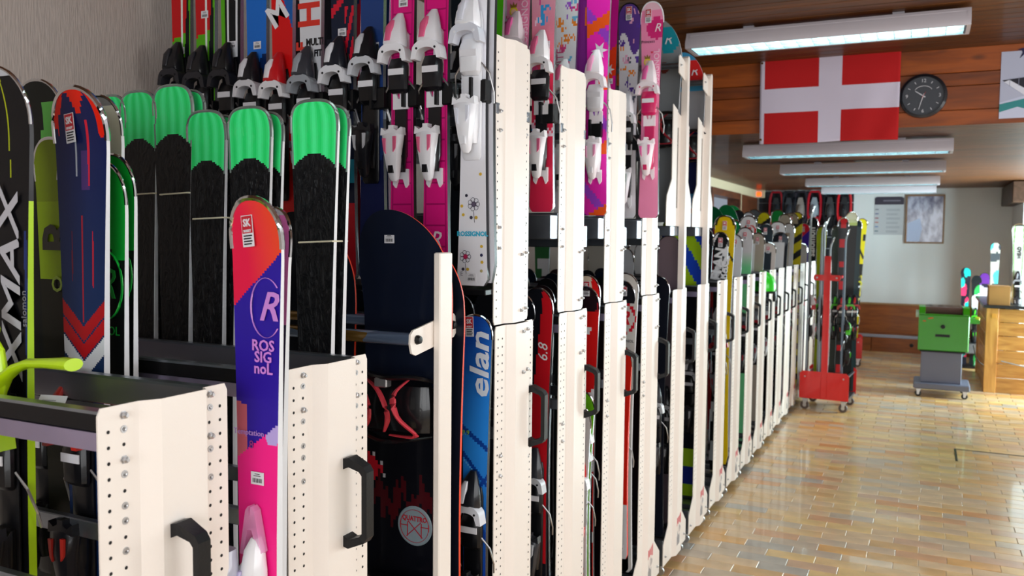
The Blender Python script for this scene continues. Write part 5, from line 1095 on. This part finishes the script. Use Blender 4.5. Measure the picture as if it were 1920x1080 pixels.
for i, (dx, tip, c) in enumerate(((-.1, 1.6, '#d84a1c'), (-.18, 1.7, '#1c4a6a'), (-.05, 1.3, '#2a2c30'))): ski(['orange-red ski on the second trolley', 'blue ski on the second trolley', 'short dark ski on the second trolley'][i], XT+dx, 12.3+.05*i, tip, tail=.14, w=(.11, .08, .1), col=shards(c, ['#c8c020', '#2a6ab0'][i % 2:i % 2+1], i, 14, .3), res=(8, 40), bind=('adult', .95, '#202226', '#d0d820', '#101012'))

# ---------------------------------------------------------------- green grinding machine
M_GRN = mat('machine_green', '#309a00', .35, coat=.3); M_GREY = mat('machine_grey', '#6f7488', .45, .2)
gx, gy = -.012, 10.15
gm = thing('grinding_machine', 'lime green ski grinding machine on a grey wheeled pedestal', 'machine', (gx, gy, 0))
w = .485
MB().bbox(.035, w-.055, .03, .36, .15, .485, M_GREY, .006).build('pedestal', gm)
MB().bbox(-.03, w+.03, -.04, .44, .085, .15, M_GREY, .01).build('base_plate', gm)
b = MB(); b.bbox(.0, w, .0, .40, .50, .885, M_GRN, .008); b.build('cabinet', gm)
for a, e in ((.0, .062), (w-.062, w)): MB().prism([(.0, .885), (.0, .9), (.05, .965), (.35, .965), (.40, .9), (.40, .885)], 'x', a, e, M_GRN).build('cheek', gm)
MB().bbox(.062, w-.062, .0, .035, .885, .893, M_GRN, .002).build('front_lip', gm)
MB().cyl((.065, .14, .915), (w-.065, .14, .915), .05, mat('grinding_belt', '#5c4038', .8, bump=.3, bscale=150), 24).build('belt_roller', gm, smooth=True)
MB().cyl((.065, .27, .945), (w-.065, .27, .945), .035, mat('steel_roller', '#9aa0a4', .3, .9, vary=.3, vscale=20), 20).build('guide_roller', gm, smooth=True)
MB().lathe([(.018, 0), (.022, -.004), (.02, -.022), (.012, -.024)], M_BLACK, 18, (.235, 0, .762), 'y').build('knob', gm, smooth=True)
MB().bbox(.165, .305, -.003, .0, .652, .68, M_BLACK, .001).build('slot_grip', gm)
MB().cyl((-.03, .1, .885), (.0, .1, .885), .04, mat('side_cap', '#c8dcd4', .3), 18).build('side_knob', gm, smooth=True)
for u, z in ((.04, .81), (.09, .84), (.11, .845)): MB().bbox(u, u+.03, -.0012, 0, z, z+.012, mat('warning_orange', '#d86a20', .5), .0003).build('warning_label', gm)
MB().bbox(.02, .46, .0, .38, .485, .5, M_DSTEEL, .003).build('gap_plate', gm)
MB().prism([(w, .80), (w+.1, .80), (w+.1, .835), (w+.06, .85), (w, .85)], 'y', .1, .3, M_GRN).build('side_tray', gm)
MB().bbox(w+.06, w+.1, .14, .24, .835, .865, mat('yellow_block', '#d8c020', .4), .004).build('yellow_block', gm)
for xx, yy in ((.02, .0), (w-.02, .0), (.02, .39), (w-.02, .39)): caster(gm, xx, yy, .032, mat('caster_dark', '#26282c', .4))
cb = tag(MB().tube([(.53, 10.45, .55), (.56, 10.48, .42), (.6, 10.52, .36), (.64, 10.55, .33)], .006, M_BLACK, 8).build('power_cord', None, (0, 0, 0), True), 'black power cord between the green machine and the counter', 'cord')

# ---------------------------------------------------------------- counter with box and ski
kx, ky = .66, 10.75
co = thing('counter', 'pine plank counter with dark top at the right edge', 'counter', (kx, ky, 0))
MB().bbox(0, .12, 0, .12, 0, .94, W_COUNTV, .004).build('corner_post', co)
z = .0
for h in (.17, .155, .15, .16, .15, .15): MB().bbox(.12, 1.25, .012, .035, z+.002, z+h-.003, W_COUNT, .004).build('plank', co); z += h
z = 0
for h in (.17, .155, .15, .16, .15, .15): MB().bbox(.012, .035, .12, 1.55, z+.002, z+h-.003, wood('counter_side_pine', '#cf9649', '#a56a28', (9, 1.4, 9), .25), .004).build('plank', co); z += h
MB().bbox(0, .1, 1.55, 1.65, 0, .94, W_COUNTV, .004).build('corner_post', co)
MB().bbox(-.03, 1.28, -.03, 1.68, .94, .972, mat('counter_top', '#1e2224', .3), .004).build('counter_top', co)
MB().tube([(.16, -.006, .36), (.4, -.012, .31), (.7, -.012, .27), (1.0, -.01, .25)], .006, mat('grey_cable', '#8d8d90', .5), 8).build('cable', co, smooth=True)
MB().bbox(.05, .1, -.004, .0, .83, .88, mat('orange_note', '#d8963a', .6), .001).build('sticker', co)
bx = thing('cardboard_box', 'brown cardboard box on the end of the counter', 'box', (kx+.02, ky+.05, .9725)); M_CB = mat('cardboard', '#a87a42', .8, vary=.06)
MB().bbox(0, .205, 0, .3, 0, .205, M_CB, .002).build('box_body', bx); MB().bbox(-.002, .207, -.004, .148, .205, .209, M_CB, .001).build('flap', bx); MB().bbox(-.002, .207, .152, .304, .205, .209, M_CB, .001).build('flap', bx)
MB().bbox(0, .205, .135, .165, .209, .2096, mat('packing_tape', '#b8935a', .3), .0001).build('tape', bx)
X, Z = at(1912, 420, 11.1)
ski('white and green ski with HEAD lettering standing on the counter', X, 11.1, Z, tail=.98, w=(.15, .1, .12), col=lambda u, d, s: '#15181a' if d < .02 else ('#6ab040' if abs(abs(u)-.05+.04*abs(d-.25)) < .004 else '#c8ccc4'), res=(24, 70), texts=[('HEAD', .01, .32, .05, VERT, '#18181c', dict(bold=.002))], bind=('adult', 1.17, '#2a2c34', '#8a8c94', '#15151a'))
# skis behind the counter on a low grey stand
sg = thing('ski_stand', 'low grey stand for demonstration skis behind the counter', 'stand', (.42, 12.6, 0)); MB().bbox(0, .56, 0, .3, .2, .33, M_STEEL, .006).build('bar', sg); MB().bbox(0, .56, 0, .3, .0, .035, M_DSTEEL, .004).build('foot', sg)
for s in (0, .53): MB().bbox(s, s+.03, .1, .2, .035, .2, M_STEEL, .003).build('leg', sg)
for px, py, c, b, l, s_ in ((1811, 502, '#1c1c28', ['#20b8b0', '#e0305a'], 'teal and red small ski left of the cardboard box', 2), (1831, 517, '#1a1e20', ['#c8d0d0', '#30a050'], 'black and white small ski next to the teal and red one', 5), (1846, 512, '#a8a4b0', ['#5a2a80', '#202030'], 'white and purple small ski just left of the box', 9), (1871, 455, '#a8a49c', ['#48c0c0', '#404448'], 'tall white ski with turquoise patches behind the box', 6)):
    Y = 12.75; X, Z = at(px, py, Y); X = at(px-2, py+60, Y)[0]; ski(l, X if px < 1860 else .86, Y+(.0 if px < 1860 else .1), Z, tail=.034 if px < 1860 else .034, w=(.115, .08, .1), col=shards(c, b, s_, 14, .45), res=(14, 70), bind=('adult', .62, '#2a2c32', '#40c020', '#15151a'), guard=M_WALL_K)
